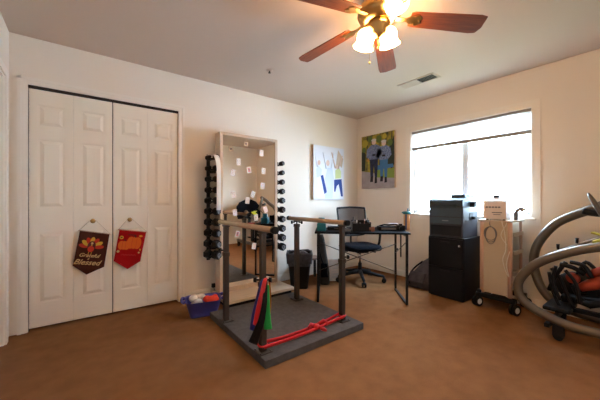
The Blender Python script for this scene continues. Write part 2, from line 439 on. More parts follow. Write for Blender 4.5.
for k, (ang, rad, zz) in enumerate(((-7.25, .085, -.235), (112.75, .085, -.25), (254.6, .16, -.115))):
    a = R(ang); c = V((rad*math.cos(a), rad*math.sin(a), zz))
    tilt = Matrix.Translation(c) @ Matrix.Rotation(a, 4, 'Z') @ Matrix.Rotation(R(-16), 4, 'Y') @ Matrix.Scale(.92, 4)
    m = MB()
    prof = [(.022, .055), (.030, .052), (.055, .03), (.064, .005), (.060, -.025), (.058, -.045), (.066, -.066), (.074, -.078), (.071, -.078), (.062, -.064), (.054, -.045), (.056, -.02), (.060, .005), (.050, .028), (.026, .048), (.022, .055)]
    s = m.lathe(prof).build('lamp_shade', 'shade_glass', fan); s.matrix_local = tilt
    MB().sphere((0, 0, -.01), .026, (1, 1, 1.4)).build('bulb', 'bulb', s)
    MB().lathe([(0, .085), (.018, .085), (.026, .07), (.026, .050), (0, .050)]).build('lamp_socket', 'brass', s)
    top = c + (Matrix.Rotation(a, 3, 'Z') @ Matrix.Rotation(R(-16), 3, 'Y')) @ V((0, 0, .08))
    MB().tube([(.03*math.cos(a), .03*math.sin(a), -.20), ((c.x+0)*.6, c.y*.6, top.z+.015), top], .007, sub=4).build('lamp_arm', 'brass', fan)

# ceiling vent
vt = thing('ceiling_vent', 'long rectangular ceiling air vent with slanted slats', 'vent', (3.03, 1.77, CH))
m = MB(); L, W = .215, .085
for a, b in (((-W, -L), (-W+.018, L)), ((W-.018, -L), (W, L)), ((-W, -L), (W, -L+.018)), ((-W, L-.018), (W, L)), ((-W, -.008), (W, .008))):
    m.b2((a[0], a[1], -.008), (b[0], b[1], 0))
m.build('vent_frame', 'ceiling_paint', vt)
MB().b2((-W+.01, -L+.01, -.001), (W-.01, L-.01, 0)).build('duct_shade', 'gap_shade', vt)  # dark sheet, shade behind the slats put into its colour
for side in (-1, 1):
    m = MB()
    for i in range(9):
        yy = side*(.022 + i*.021)
        m.box((0, yy, -.006), (W*2-.034, .0155, .0012), (R(38*(-side)), 0, 0))
    m.build('vent_slats', 'vent_slat_shade' if side < 0 else 'ceiling_paint', vt)  # lit and shaded halves painted as two tones of slat
sd = thing('fire_sprinkler', 'small white ceiling sprinkler head with dark tip', 'sprinkler', (1.545, 2.555, CH))
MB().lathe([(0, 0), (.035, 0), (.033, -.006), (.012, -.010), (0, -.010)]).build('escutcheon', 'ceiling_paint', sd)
MB().lathe([(0, -.009), (.008, -.009), (.007, -.025), (.014, -.028), (.014, -.031), (0, -.033)]).build('sprinkler_tip', 'bronze_steel', sd)

# ------------------------------------------------------------ banners on the closet knobs
def banner(name, label, mk, tl, tr, bl_, tip, br, knob, deco):
    t = thing(name, label, 'banner', (0, 0, 0))
    y = Y1 + .012 - .022
    O = V(((tl[0]+tr[0])/2, y, (tl[1]+tr[1])/2)); t.location = O
    ang = math.atan2(tr[1]-tl[1], tr[0]-tl[0])
    Mb = Matrix.Rotation(PI/2, 4, 'X')           # local xy -> xz plane, z -> -y
    wd = math.hypot(tr[0]-tl[0], tr[1]-tl[1]); rot = Matrix.Rotation(-ang, 2)
    def loc(p): q = V((p[0]-O.x, p[1]-O.z)); return rot @ q
    pl_ = [loc(p) for p in (tl, bl_, tip, br, tr)]
    cl = MB().prism([(p.x, p.y) for p in pl_], .003, Mb).build('cloth', mk, t)
    Rm = Matrix.Rotation(-ang, 4, 'Y')
    cl.matrix_local = Rm
    do = deco(wd); do.parent = t; do.matrix_local = Rm @ Matrix.Translation((0, -.0031, 0)) @ Mb @ Matrix.Translation((0, -.026, 0)) @ Matrix.Scale(1.04, 4)
    dw = MB().cyl((-wd/2-.012, -.002, -.004), (wd/2+.012, -.002, -.004), .0035, seg=8).build('dowel', 'dowel', t); dw.matrix_local = Rm
    k = V((knob[0], Y1-.012, knob[1])) - O
    a = Rm @ V((-wd/2-.004, 0, 0)); b = Rm @ V((wd/2+.004, 0, 0))
    MB().tube([a, k + V((-.006, 0, .021)), k + V((.006, 0, .021)), b], .0013, seg=6).build('hanging_string', 'string', t)
def ell(m, k, x, y, rx, ry, rot=0., h=.0012, z=0., n=18):
    m.use(k); m.prism([(rx*math.cos(2*PI*i/n), ry*math.sin(2*PI*i/n)) for i in range(n)], h, Matrix.Translation((x, y, z)) @ Matrix.Rotation(rot, 4, 'Z'))
def deco_turkey(wd):
    m = MB()
    cx, cy = .0, -.118
    for i, (a, k) in enumerate(((170, 'felt_red'), (143, 'felt_yellow'), (116, 'felt_red'), (90, 'felt_yellow'), (64, 'felt_red'), (37, 'felt_yellow'), (10, 'felt_red'))):
        r = R(a); ell(m, k, cx+.058*math.cos(r), cy+.058*math.sin(r)+.005, .034, .017, r, z=.0001*i)
    ell(m, 'felt_dark', cx, cy+.018, .030, .044, z=.0012)
    ell(m, 'felt_red', cx, cy-.008, .023, .026, z=.0024)
    ell(m, 'felt_tan', cx, cy+.042, .009, .010, z=.0026)
    ell(m, 'felt_yellow', cx, cy+.026, .006, .005, z=.0028)
    m.use('felt_yellow'); m.box((cx-.01, cy-.045, .001), (.004, .02, .002)); m.box((cx+.01, cy-.045, .001), (.004, .02, .002))
    m.use('felt_tan')
    text_into(m, 'Grateful', .044, Matrix.Translation((.0, -.196, .0006)), shear=.35, bold=.0006)
    text_into(m, '&', .022, Matrix.Translation((.0, -.219, .0006)), shear=.2)
    text_into(m, 'Blessed', .062, Matrix.Translation((-.004, -.262, .0006)), shear=.4, bold=.0008)
    return m.build('felt_turkey_design', None)
def deco_pumpkin(wd):
    m = MB(); z = 0
    for i, dx in enumerate((-.036, .036, 0)): ell(m, 'felt_orange', .026+dx*.8, -.090, .032, .056, z=.0003*i)
    for i, dx in enumerate((-.028, .028, 0)): ell(m, 'felt_orange', -.052+dx*.8, -.118, .026, .040, z=.0012+.0003*i)
    m.use('felt_red'); 
    for x in (.008, .045): m.box((x, -.09, .0022), (.0025, .09, .0012))
    for x in (-.066, -.04): m.box((x, -.118, .0032), (.0025, .06, .0012))
    m.use('felt_dark'); m.box((.028, -.028, .001), (.014, .024, .002), (0, 0, .3)); m.box((-.05, -.072, .001), (.012, .020, .002), (0, 0, .3)); m.box((.0, -.018, .001), (.07, .008, .001))
    ell(m, 'felt_yellow', -.082, -.048, .016, .016); ell(m, 'felt_dark', -.082, -.048, .007, .007, z=.0012)
    ell(m, 'felt_yellow', .072, -.022, .015, .010)
    ell(m, 'felt_tan', -.090, -.176, .011, .011); ell(m, 'felt_tan', .080, -.178, .008, .008); ell(m, 'felt_yellow', .086, -.15, .006, .01)
    m.use('felt_rose')
    pts = [(-.06+.012*i, -.205+(.007 if i % 2 else -.006), .0012) for i in range(11)]
    m.tube(pts, .0022, seg=6, sub=3)
    return m.build('felt_pumpkin_design', None)
banner('fall_banner', 'dark brown felt banner with a turkey and the words Grateful & Blessed', 'banner_brown',
       (-.018, .823), (.203, .776), (-.070, .512), (.028, .418), (.160, .470), (.076, .90), deco_turkey)
banner('fall_banner', 'red felt banner with two orange pumpkins on right closet door', 'banner_red',
       (.282, .812), (.510, .774), (.234, .513), (.347, .421), (.457, .483), (.366, .90), deco_pumpkin)

# ------------------------------------------------------------ canvases
def canvas(name, label, loc, rz, wd, ht, dp, deco):
    t = thing(name, label, 'picture', loc, rz)
    MB().b2((-wd/2, 0, 0), (wd/2, dp-.001, ht), .002).build('stretched_canvas', 'canvas_edge', t)
    o = deco(wd, ht); o.parent = t; o.matrix_local = Matrix.Translation((0, -.0002, 0)) @ Matrix.Rotation(PI/2, 4, 'X')
    return t
def P2(m, k, pts, z):    # polygon in 0..1 canvas coordinates handled by caller
    m.use(k); m.prism(pts, .0006, Matrix.Translation((0, 0, z)))
def deco_joy(wd, ht):
    m = MB(); S = lambda pts: [(-wd/2 + x*wd, y*ht) for x, y in pts]
    P2(m, 'a_white', S([(0, 0), (1, 0), (1, 1), (0, 1)]), 0)
    z = .0006
    P2(m, 'a_tan', S([(.80, .96), (.98, .80), (.93, .62), (.86, .66), (.70, .60)]), z)
    P2(m, 'a_pale', S([(.36, .02), (.60, .02), (.66, .40), (.60, .60), (.44, .60), (.36, .40)]), z*1.1)
    P2(m, 'a_pale', S([(.10, .40), (.24, .44), (.26, .56), (.16, .62), (.08, .56)]), z*1.2)
    P2(m, 'a_lime', S([(.70, .40), (.90, .42), (.90, .55), (.82, .62), (.70, .56)]), z*1.3)
    for pts in ([(.22, .44), (.30, .46), (.42, .14), (.34, .10)], [(.66, .38), (.92, .40), (.97, .06), (.90, .06), (.82, .30), (.75, .26), (.70, .14), (.66, .16)]):
        P2(m, 'a_blue', S(pts), z*1.6)
    for x, y, r in ((.45, .69, .055), (.17, .68, .045), (.76, .63, .04)):
        ell(m, 'a_skin', -wd/2+x*wd, y*ht, r*wd, r*wd*1.3, z=z*1.8)
    for a, b in (((.70, .60), (.58, .90)), ((.80, .60), (.95, .86)), ((.40, .58), (.30, .88)), ((.56, .6), (.66, .9)), ((.12, .6), (.05, .82))):
        m.use('a_skin' if a[0] > .65 else 'a_white')
        p, q = V((-wd/2+a[0]*wd, a[1]*ht, z*2)), V((-wd/2+b[0]*wd, b[1]*ht, z*2)); m.cyl(p, q, .012, .007, seg=6)
    return m.build('printed_photo', None)
def deco_hikers(wd, ht):
    m = MB(); S = lambda pts: [(-wd/2 + x*wd, y*ht) for x, y in pts]
    P2(m, 'a_foliage', S([(0, .28), (1, .24), (1, 1), (0, 1)]), 0)
    P2(m, 'a_path', S([(0, 0), (1, 0), (1, .2), (.0, .34)]), .0002)
    for x, w_ in ((.16, .03), (.30, .02), (.56, .035), (.66, .02), (.90, .04)): P2(m, 'a_dk', S([(x, .34), (x+w_, .34), (x+w_*.6+.02, 1), (x+.02, 1)]), .0004)
    for x, y_, r_, k_ in ((.12, .86, .07, 'a_yel'), (.28, .93, .06, 'a_grn'), (.55, .90, .07, 'a_grn'), (.72, .93, .05, 'a_yel'), (.88, .80, .06, 'a_grn'), (.08, .74, .05, 'a_grn')): ell(m, k_, -wd/2+x*wd, y_*ht, r_*wd*1.2, r_*ht, z=.0005)
    P2(m, 'a_grass', S([(.45, .20), (1, .17), (1, .34), (.5, .34)]), .0006)
    P2(m, 'a_dk', S([(0, .34), (.12, .34), (.14, .66), (.06, .72), (0, .7)]), .0008)
    P2(m, 'a_dk', S([(.78, .36), (1, .40), (1, .92), (.84, .70)]), .0009)
    P2(m, 'a_teal', S([(.45, .33), (.98, .36), (.96, .42), (.48, .42)]), .001)
    for ox, sc, jc in ((.40, 1., 'a_jean'), (.70, .93, 'a_teal')):
        def F(pts): return S([(ox + (x)*sc, .12 + y*sc) for x, y in pts])
        P2(m, 'a_blk', F([(-.12, .0), (-.03, .0), (-.02, .12), (-.1, .12)]), .0014)
        P2(m, 'a_blk', F([(.02, -.03), (.1, -.02), (.09, .1), (.03, .1)]), .0014)
        P2(m, jc, F([(-.11, .1), (-.03, .1), (.0, .32), (.03, .08), (.1, .08), (.13, .44), (-.13, .44)]), .0018)
        P2(m, 'a_plaid', F([(-.13, .42), (.13, .42), (.24, .50), (.2, .64), (.08, .69), (-.08, .69), (-.22, .62), (-.24, .48)]), .0022)
        m.use('a_blk')
        ell(m, 'a_blk', -wd/2+(ox)*wd, (.12+.50*sc)*ht, .05*wd, .018*ht, z=.0027)
        ell(m, 'a_skin', -wd/2+ox*wd, (.12+.735*sc)*ht, .065*wd, .045*ht, z=.0027)
        ell(m, 'a_cap', -wd/2+ox*wd, (.12+.775*sc)*ht, .075*wd, .028*ht, z=.003)
    P2(m, 'a_org', S([(.17, .52), (.26, .50), (.22, .58)]), .0024)
    return m.build('printed_photo', None)
canvas('canvas_picture', 'pale canvas photo of people with raised arms in blue trousers', (2.985, Y1-.045, 1.10), 0, .625, .80, .045, deco_joy)
canvas('canvas_picture', 'colourful canvas photo of two walkers in blue before autumn trees', (X1-.035, 2.80, 1.275), -PI/2, .615, .84, .035, deco_hikers)

# ------------------------------------------------------------ mirror
MX0, MX1, MY, MZ0, MZ1 = 1.19, 1.93, 3.0, .075, 1.84
mt = thing('standing_mirror', 'tall light wood framed mirror on a wide wooden base board', 'mirror', ((MX0+MX1)/2, MY, 0))
hx = (MX1-MX0)/2
m = MB(); fw = .032
m.b2((-hx, 0, MZ0), (-hx+fw, .14, MZ1), .002).b2((hx-fw, 0, MZ0), (hx, .14, MZ1), .002).b2((-hx+fw, 0, MZ1-fw), (hx-fw, .14, MZ1), .002).b2((-hx+fw, 0, MZ0), (hx-fw, .14, MZ0+.05), .002)
m.build('mirror_frame', 'frame_wood', mt)
MB().b2((-hx+fw, .012, MZ0+.05), (hx-fw, .018, MZ1-fw)).build('mirror_glass', 'mirror_glass', mt)
MB().b2((-hx+fw, .02, MZ0+.05), (hx-fw, .03, MZ1-fw)).build('back_panel', 'board_wood', mt)
cx0 = (MX0+MX1)/2
MB().b2((1.135-cx0, -.30, .045), (1.975-cx0, .14, .075), .003).build('base_board', 'board_wood', mt)
MB().b2((1.16-cx0, -.27, 0), (1.95-cx0, .12, .045)).build('plinth', 'black_plastic', mt)
# playing cards taped to the glass
cards = [(246, 144, 8, 'tan'), (231, 149, -5, 'tan'), (261.5, 153, 5, 0), (238.5, 162, -4, 1), (249, 170, -10, 2), (263.5, 171, 4, 1), (233, 172.5, 10, 0), (262.5, 186, 6, 0),
         (233.5, 194.5, -12, 0), (247.5, 200.5, 6, 0), (252.8, 194.5, 24, 1), (235, 212.5, -6, 0), (265.5, 209.5, -20, 0), (256, 217.5, -5, 1), (237.5, 234, 12, 2), (254, 246, 10, 0)]
where = ['topmost of all', 'small tan one at the upper left edge', 'at the upper right of the glass', 'below the upper left tan card', 'with a dark picture in the middle of the glass',
         'right edge, second from top', 'left edge beside the frame, third down', 'right edge, third from top', 'left edge, above the wooden rail height', 'over the dark reflection',
         'tilted, tucked beside the card over the dark reflection', 'left edge just above the wooden handrail', 'tilted at right edge near the rail', 'just above the wooden handrail near its middle',
         'just below the handrail at the left', 'lowest of all, beside the dark post']
for (u, v, rot, kind), wh in zip(cards, where):
    p = onp(u, v, 1, MY+.012)
    w_, h_ = (.052, .074) if kind != 'tan' else (.05, .05)
    t = thing('playing_card', ('white card' if kind != 'tan' else 'tan card') + ' taped to the mirror, ' + wh, 'card', (p.x, MY+.0115, p.z), 0, 'cards taped to the mirror')
    Rr = Matrix.Rotation(R(rot), 4, 'Y')
    c = MB().b2((-w_/2, -.001, -h_/2), (w_/2, 0, h_/2)).build('card_sheet', 'card_white' if kind != 'tan' else 'cream_fabric', t); c.matrix_local = Rr
    m = MB()
    if kind in (0, 1):
        m.use('card_mark' if kind == 0 else 'card_mark_dark')
        for dx in (-.009, .009):
            for dz in (-.018, 0, .018): m.box((dx, -.0012, dz), (.006, .0004, .007), (0, .78, 0))
        m.box((-.02, -.0012, .029), (.005, .0004, .007)); m.box((.02, -.0012, -.029), (.005, .0004, .007))
    else:
        m.use('card_mark' if kind == 2 else 'brown_item'); m.box((0, -.0012, 0), (.028, .0004, .046 if kind == 2 else .02)); m.use('card_mark_dark'); m.box((0, -.0015, .004), (.014, .0004, .02))
    c = m.build('card_pips', None, t); c.matrix_local = Rr

# ------------------------------------------------------------ dumbbell racks and dumbbells
LZ = [1.552, 1.435, 1.318, 1.200, 1.085, .970, .852, .735, .619, .503]
def rack(x, label, cover):
    t = thing('mirror_side_rack', label, 'rack', (x, 3.0, .44))
    MB().b2((-.012, .165, -.02), (.022, .19, 1.16), .003).build('upright', 'black_metal', t)
    sd_ = 1 if x < 1.5 else -1
    for zb_ in (.10, .95): MB().b2((0, .118, zb_), (sd_*abs((MX0 if x < 1.5 else MX1)-x), .165, zb_+.03), .002).build('bracket', 'black_metal', t)
    if cover:
        pts = smooth_path([V((-.01, -.115, .99)), V((-.01, -.12, 1.2)), V((-.01, -.118, 1.42)), V((-.01, -.105, 1.51)), V((-.01, -.06, 1.565)), V((0, .05, 1.585)), V((0, .17, 1.585))], 5)
        m = MB()
        for a, b in zip(pts, pts[1:]):
            xa = .0 - .018*max(0, (a.z-1.42)/.16); xb = .0 - .018*max(0, (b.z-1.42)/.16)
            vs = [m.bm.verts.new(p) for p in ((.030+xa, a.y, a.z), (.072+xa*.3, a.y, a.z), (.072+xb*.3, b.y, b.z), (.030+xb, b.y, b.z), (.030+xa, a.y+.012, a.z-.004), (.072+xa*.3, a.y+.012, a.z-.004), (.072+xb*.3, b.y+.012, b.z-.004), (.030+xb, b.y+.012, b.z-.004))]
            for q in ((0, 1, 2, 3), (7, 6, 5, 4), (0, 4, 5, 1), (1, 5, 6, 2), (2, 6, 7, 3), (3, 7, 4, 0)): m.bm.faces.new([vs[i] for i in q])
        m.build('curved_cover', 'white_plastic', t).location = (-.038, 0, -.44)
    for z in LZ:
        rr = .030 + .0215*(1.552-z)/1.05
        m = MB(); m.b2((-.012, .02, z-.024), (.012, .17, z-.014)); m.box((0, .035, z-.019), (.05, .03, .010))
        m.build('cradle', 'black_metal', t).location.z = -.44
    return t
rack(1.118, 'dumbbell rack with curved white cover fixed to left side of the mirror', True)
rack(1.998, 'slim black dumbbell rack fixed to right side of the mirror', False)
def dumbbell(rr):
    t = bpy.data.objects.new('dumbbell', None); C.objects.link(t)
    hl = .058 + .6*rr; y0 = .026
    for sgn in (-1, 1):
        m = MB(); a, b = sgn*y0, sgn*(y0+hl*.82)
        m.loft([(V((0, a, 0)), rr*.9), (V((0, a+(b-a)*.12, 0)), rr), (V((0, a+(b-a)*.88, 0)), rr), (V((0, b, 0)), rr*.86)], 6, smooth=False)
        h = m.build('dumbbell_head', 'black_rubber', t)
        f = MB(); f.lathe([(0, 0), (rr*.34, 0), (rr*.42, .002), (rr*.5, .0015)], Mx=Matrix.Rotation(PI/2 if sgn < 0 else -PI/2, 4, 'X'), seg=14, c=(0, b, 0))
        f.box((0, b+sgn*.001, -rr*.6), (rr*.5, .001, rr*.18)); f.build('weight_marking', 'cap_face', h)
    MB().cyl((0, -y0, 0), (0, y0, 0), .013, seg=12).build('grip', 'chrome', t)
    return t
ords = ['topmost and smallest', 'second from the top', 'third from the top', 'fourth from the top', 'fifth from the top', 'fifth from the bottom', 'fourth from the bottom', 'third from the bottom', 'second from the bottom', 'lowest and largest']
for side, x in (('left', 1.118), ('right', 1.998)):
    for i, z in enumerate(LZ):
        rr = (.029 + .0205*i/9)
        t = dumbbell(rr); t.location = (x, 3.035 if side == 'left' else 3.07, z) 
        t.rotation_euler = (0, 0, R(24) if side == 'left' else R(4))
        tag(t, 'black hexagonal dumbbell on rack %s of the mirror, %s' % (side, ords[i]), 'dumbbell', 'dumbbells racked %s of the mirror' % side)

# ------------------------------------------------------------ parallel bars on a platform
pb = thing('parallel_bars', 'parallel bars with wooden handrails on a low grey carpeted platform', 'exercise bars', (1.41, 2.1, 0))
ox, oy = 1.41, 2.1
MB().b2((.937-ox, 1.60-oy, 0), (1.893-ox, 2.615-oy, .055), .006).build('platform', 'platform_grey', pb)
posts = [(.983, 2.345, -1), (.983, 1.715, -1), (1.783, 2.40, 1), (1.783, 1.745, 1)]
for i, (x, y, sx) in enumerate(posts):
    kz = {0: .66, 1: .545, 2: .86, 3: .60}[i]; sz = kz - .02
    m = MB(); lx, ly = x-ox, y-oy
    m.b2((lx-.021, ly-.021, .06), (lx+.021, ly+.021, sz), .003)
    m.b2((lx-.025, ly-.025, sz-.03), (lx+.025, ly+.025, sz+.004), .003)
    po = m.build('post', 'bronze_steel', pb)
    m = MB().b2((lx-.015, ly-.015, sz-.02), (lx+.015, ly+.015, .865), .002) if i != 2 else MB().cyl((lx, ly, sz), (lx, ly, .87), .008)
    if i == 0: m = MB().b2((lx-.019, ly-.019, sz-.02), (lx+.019, ly+.019, .865), .002)
    if i == 1 or i == 3: m = MB().b2((lx-.018, ly-.018, sz-.02), (lx+.018, ly+.018, .865), .002)
    m.b2((lx-.02, ly-.035, .862), (lx+.02, ly+.035, .877), .002)
    m.build('inner_post', 'bronze_steel', po)
    m = MB().b2((lx-.05, ly-.05, .055), (lx+.05, ly+.05, .062), .002)
    for a in (-1, 1):
        for b in (-1, 1): m.lathe([(0, .0), (.007, 0), (.006, .005), (0, .006)], c=(lx+a*.038, ly+b*.038, .062), seg=8)
    m.build('foot_plate', 'bronze_steel', po)
    m = MB(); dv = V((-.8, .6, 0)) if i < 2 else V((.8, -.6, 0))
    c = V((lx, ly, kz))
    for sg in ((1, -1) if i in (1, 2) else (1,)):
        m = MB(); m.cyl(c + dv*.018*sg, c + dv*.045*sg, .007, seg=8); m.cyl(c + dv*.042*sg, c + dv*.062*sg, .019, .016, seg=12)
        m.build('adjustment_knob', 'black_plastic', po)
for x, ya, yb in ((.983, 1.575, 2.49), (1.783, 1.70, 2.53)):
    r = MB().cyl((x-ox, ya-oy, .897), (x-ox, yb-oy, .897), .0205, seg=24).build('handrail', 'rail_wood', pb)
    for y, s in ((ya, -1), (yb, 1)):
        MB().cyl((x-ox, y-oy-s*.006, .897), (x-ox, y-oy+s*.028, .897), .0245, seg=20).build('end_cap', 'black_plastic', r)

# resistance bands over the front left post knob
Rt = V((math.cos(YAW), -math.sin(YAW), 0)); Fw = V((math.sin(YAW), math.cos(YAW), 0))
def band(name, label, mk, uv, dep, wdt, grow=.7, group='bands hung over the post knob'):
    pts = [onp(u, v, 1, 1.69) for u, v in uv]
    # bring every point to the requested distance in front of the post, keep world place fixed
    P = []
    for i, (u, v) in enumerate(uv):
        a = ray(u, v); a = a / (a.dot(Fw)); P.append(V((0, 0, EYE)) + a * (dep[i] if isinstance(dep, (list, tuple)) else dep))
    P = smooth_path(P, 5); n_ = len(P)-1
    m = MB(); m.loft([(p, wdt*(.75 + grow*k_/n_)) for k_, p in enumerate(P)], 10, flat=.25, up=Rt)
    o = m.build(name, mk); 
    c = sum(P, V())/len(P)
    for v_ in o.data.vertices: v_.co -= c
    o.location = c
    return tag(o, label, 'exercise band', group)
D0 = 1.955
kn = MB()
band('resistance_band', 'dark blue rubber band hanging leftmost from the front left post', 'blue_rubber', [(264, 279), (261.5, 283), (258, 298), (254, 315), (252, 330)], [D0-.03, D0-.06, D0-.07, D0-.065, D0-.055], .014)
band('resistance_band', 'red rubber band hanging beside the blue one from the front left post', 'red_rubber', [(266, 278), (264.5, 282), (261.5, 296), (258, 312), (256, 325)], [D0-.04, D0-.085, D0-.10, D0-.095, D0-.08], .015)
band('resistance_band', 'bright green rubber band hanging lowest right from the front left post', 'green_rubber', [(267.5, 285), (267.4, 300), (267.2, 315), (268, 329)], [D0-.07, D0-.08, D0-.085, D0-.08], .014, 1.2)
band('resistance_band', 'thin orange rubber band behind the green one on the post', 'orange_rubber', [(269.5, 282), (270.2, 292), (270, 305), (269, 316)], [D0-.055, D0-.05, D0-.05, D0-.05], .006)
band('resistance_band', 'broad black rubber band bunched at the foot of the front left post', 'black_rubber', [(266, 280), (264.8, 300), (262, 318), (258, 330), (253, 343)], [D0-.06, D0-.118, D0-.125, D0-.12, D0-.10], .014, 1.5)
# knot of the black band
# long red band tied along the platform front
m = MB(); zz = .085
for dy, dz in ((-.026, .0), (.026, .010)):
    m.loft([(p, .0135) for p in smooth_path([V((.983, 1.715+dy, zz+.01+dz)), V((1.15, 1.712+dy*.6, zz+dz)), V((1.42, 1.72+dy*.45, zz-.004+dz)), V((1.6, 1.735+dy*.6, zz+dz)), V((1.783, 1.745+dy, zz+.012+dz))], 6)], 8, flat=.35, up=(0, 0, 1))
for x, y in ((.983, 1.715), (1.783, 1.745)):
    m.tube([(x+.030*math.cos(a), y+.030*math.sin(a), zz+.015) for a in [2*PI*k/16 for k in range(17)]], .007, seg=8)
m.sphere((1.47, 1.722, zz+.010), .026, (1.1, 1, .8)); m.loft([(V((1.46, 1.72, zz+.02)), .012), (V((1.40, 1.71, zz+.045)), .016), (V((1.37, 1.70, zz+.03)), .010)], 8, flat=.4)
m.loft([(V((1.47, 1.72, zz+.02)), .012), (V((1.55, 1.73, zz+.03)), .017), (V((1.59, 1.715, zz+.005)), .010)], 8, flat=.4)
m.loft([(V((1.47, 1.71, zz+.01)), .010), (V((1.51, 1.68, zz-.01)), .016), (V((1.53, 1.665, zz-.022)), .009)], 8, flat=.4)
tag(m.build('resistance_band', 'red_rubber'), 'long red band knotted between the two front posts of the bars', 'exercise band')

# ------------------------------------------------------------ laundry basket with toys
bk = thing('laundry_basket', 'blue-purple plastic basket on the carpet beside closet', 'basket', (.925, 2.755, 0), R(-14))
m = MB()
def rrect(a, b, r, z, n=6):
    out = []
    for cx, cy, a0 in ((a-r, b-r, 0), (-a+r, b-r, 90), (-a+r, -b+r, 180), (a-r, -b+r, 270)):
        for k in range(n+1): t = R(a0 + 90*k/n); out.append(V((cx+r*math.cos(t), cy+r*math.sin(t), z)))
    return out
rings = [rrect(.115, .085, .04, .004), rrect(.120, .09, .04, 0.0), rrect(.125, .095, .045, .02), rrect(.158, .122, .055, .145), rrect(.166, .130, .058, .150), rrect(.166, .130, .058, .141), rrect(.160, .124, .055, .138)]
inner = [rrect(.150, .114, .05, .143), rrect(.118, .088, .04, .010)]
def skin(m, rs, capa=True, capb=False, smooth=True):
    nf = len(m.bm.faces)
    vs = [[m.bm.verts.new(p) for p in r] for r in rs]
    for A, B in zip(vs, vs[1:]):
        for k in range(len(A)): m.bm.faces.new((A[k], A[(k+1) % len(A)], B[(k+1) % len(A)], B[k]))
    if capa: m.bm.faces.new(vs[0][::-1])
    if capb: m.bm.faces.new(vs[-1])
    m.bm.faces.ensure_lookup_table()
    for f in m.bm.faces[nf:]: f.smooth = smooth and len(f.verts) == 4; f.material_index = m.mi
skin(m, [rings[1], rings[2], rings[3], rings[4], inner[0], inner[1]], True, True)
m.build('basket_body', 'basket_blue', bk)
for s in (-1, 1):
    MB().loft([(p, .016) for p in smooth_path([V((s*.165, -.06, .143)), V((s*.19, -.045, .155)), V((s*.197, 0, .16)), V((s*.19, .045, .155)), V((s*.165, .06, .143))], 5)], 8, flat=.5).build('handle', 'basket_blue', bk)
Mb = Matrix.Translation(bk.location) @ Matrix.Rotation(R(-14), 4, 'Z')
def toy(name, label, cat, mk, c, blobs):
    m = MB()
    for (x, y, z, r, sc) in blobs: m.sphere((x, y, z), r, sc)
    o = m.build(name, mk); o.location = Mb @ V(c); o.rotation_euler = (0, 0, R(-14)); return tag(o, label, cat, 'things in the blue basket')
toy('stuffed_toy', 'cream patterned plush toy at the back left of the blue basket', 'toy', 'cream_fabric', (-.055, .03, .012), [(0, 0, .065, .060, (1, .9, 1)), (-.03, 0, .135, .045, (1, 1, .8)), (.03, .01, .14, .042, (1.2, 1, .8))])
toy('stuffed_toy', 'white plush toy with dark eyes at the front of the basket', 'toy', 'white_fabric', (-.05, -.055, .012), [(0, .0, .07, .035, (1, .75, 1.8)), (.0, .0, .125, .036, (1.1, .85, .8))])
toy('folded_cloth', 'bright red crumpled cloth filling the right of the basket', 'cloth', 'red_fabric', (.065, -.005, .012), [(0, 0, .06, .055, (1, 1.2, 1.1)), (.02, -.01, .115, .052, (1.2, 1.3, .7)), (-.03, .0, .125, .038, (1, 1.2, .8)), (.045, .02, .130, .030, (1, 1, .8))])
m = MB(); m.b2((-.02, -.035, -.022), (.02, 0, .022), .004); m.b2((-.008, -.036, -.010), (.008, -.034, .010))
m.tube([(0, -.03, -.018), (.005, -.04, -.05), (.06, -.03, -.058), (.16, -.02, -.058)], .003, seg=6, sub=4)
o = m.build('power_adapter', 'black_plastic'); o.location = (1.03, Y1, .11); o.location.x = onp(213, 288, 1, Y1).x
tag(o, 'small black plug adapter on the wall behind the basket', 'plug')

# ------------------------------------------------------------ waste bin
wb = thing('waste_bin', 'black waste bin with grey liner between mirror and desk', 'bin', (2.165, 2.86, 0), R(-37))
m = MB()
skin(m, [rrect(.10, .085, .03, 0), rrect(.105, .09, .03, .01), rrect(.148, .12, .04, .42), rrect(.153, .125, .04, .43), rrect(.142, .115, .04, .43), rrect(.10, .085, .03, .012)], True, True)
m.build('bin_body', 'bin_black', wb)
m = MB(); rs = []
for i, (a, b, z) in enumerate(((.140, .112, .28), (.150, .122, .42), (.160, .132, .445), (.163, .135, .43), (.158, .129, .36), (.153, .124, .31))):
    r = rrect(a, b, .045, z); r = [p + V((random.uniform(-.003, .003), random.uniform(-.003, .003), random.uniform(-.008, .008))) for p in r]; rs.append(r)
skin(m, rs, False, False); m.build('bin_liner', 'liner', wb)
cr = MB()
for x, y, z, r in ((-.03, -.02, .40, .055), (.05, .03, .41, .05), (.02, -.05, .42, .04)):
    nv = len(cr.bm.verts); cr.sphere((x, y, z), r, (1.1, 1, .8), 12)
    cr.bm.verts.ensure_lookup_table()
    for v_ in cr.bm.verts[nv:]: v_.co += V((random.uniform(-.008, .008),)*1 + (random.uniform(-.008, .008), random.uniform(-.008, .008)))
cr.sphere((0, 0, .37), .09, (1.2, 1, .4), 12)
o = cr.build('crumpled_rubbish', 'liner'); o['kind'] = 'stuff'; o.parent = None; o.location = wb.location; o.rotation_euler = wb.rotation_euler; tag(o, 'crumpled grey rubbish heaped in the black waste bin', 'rubbish')

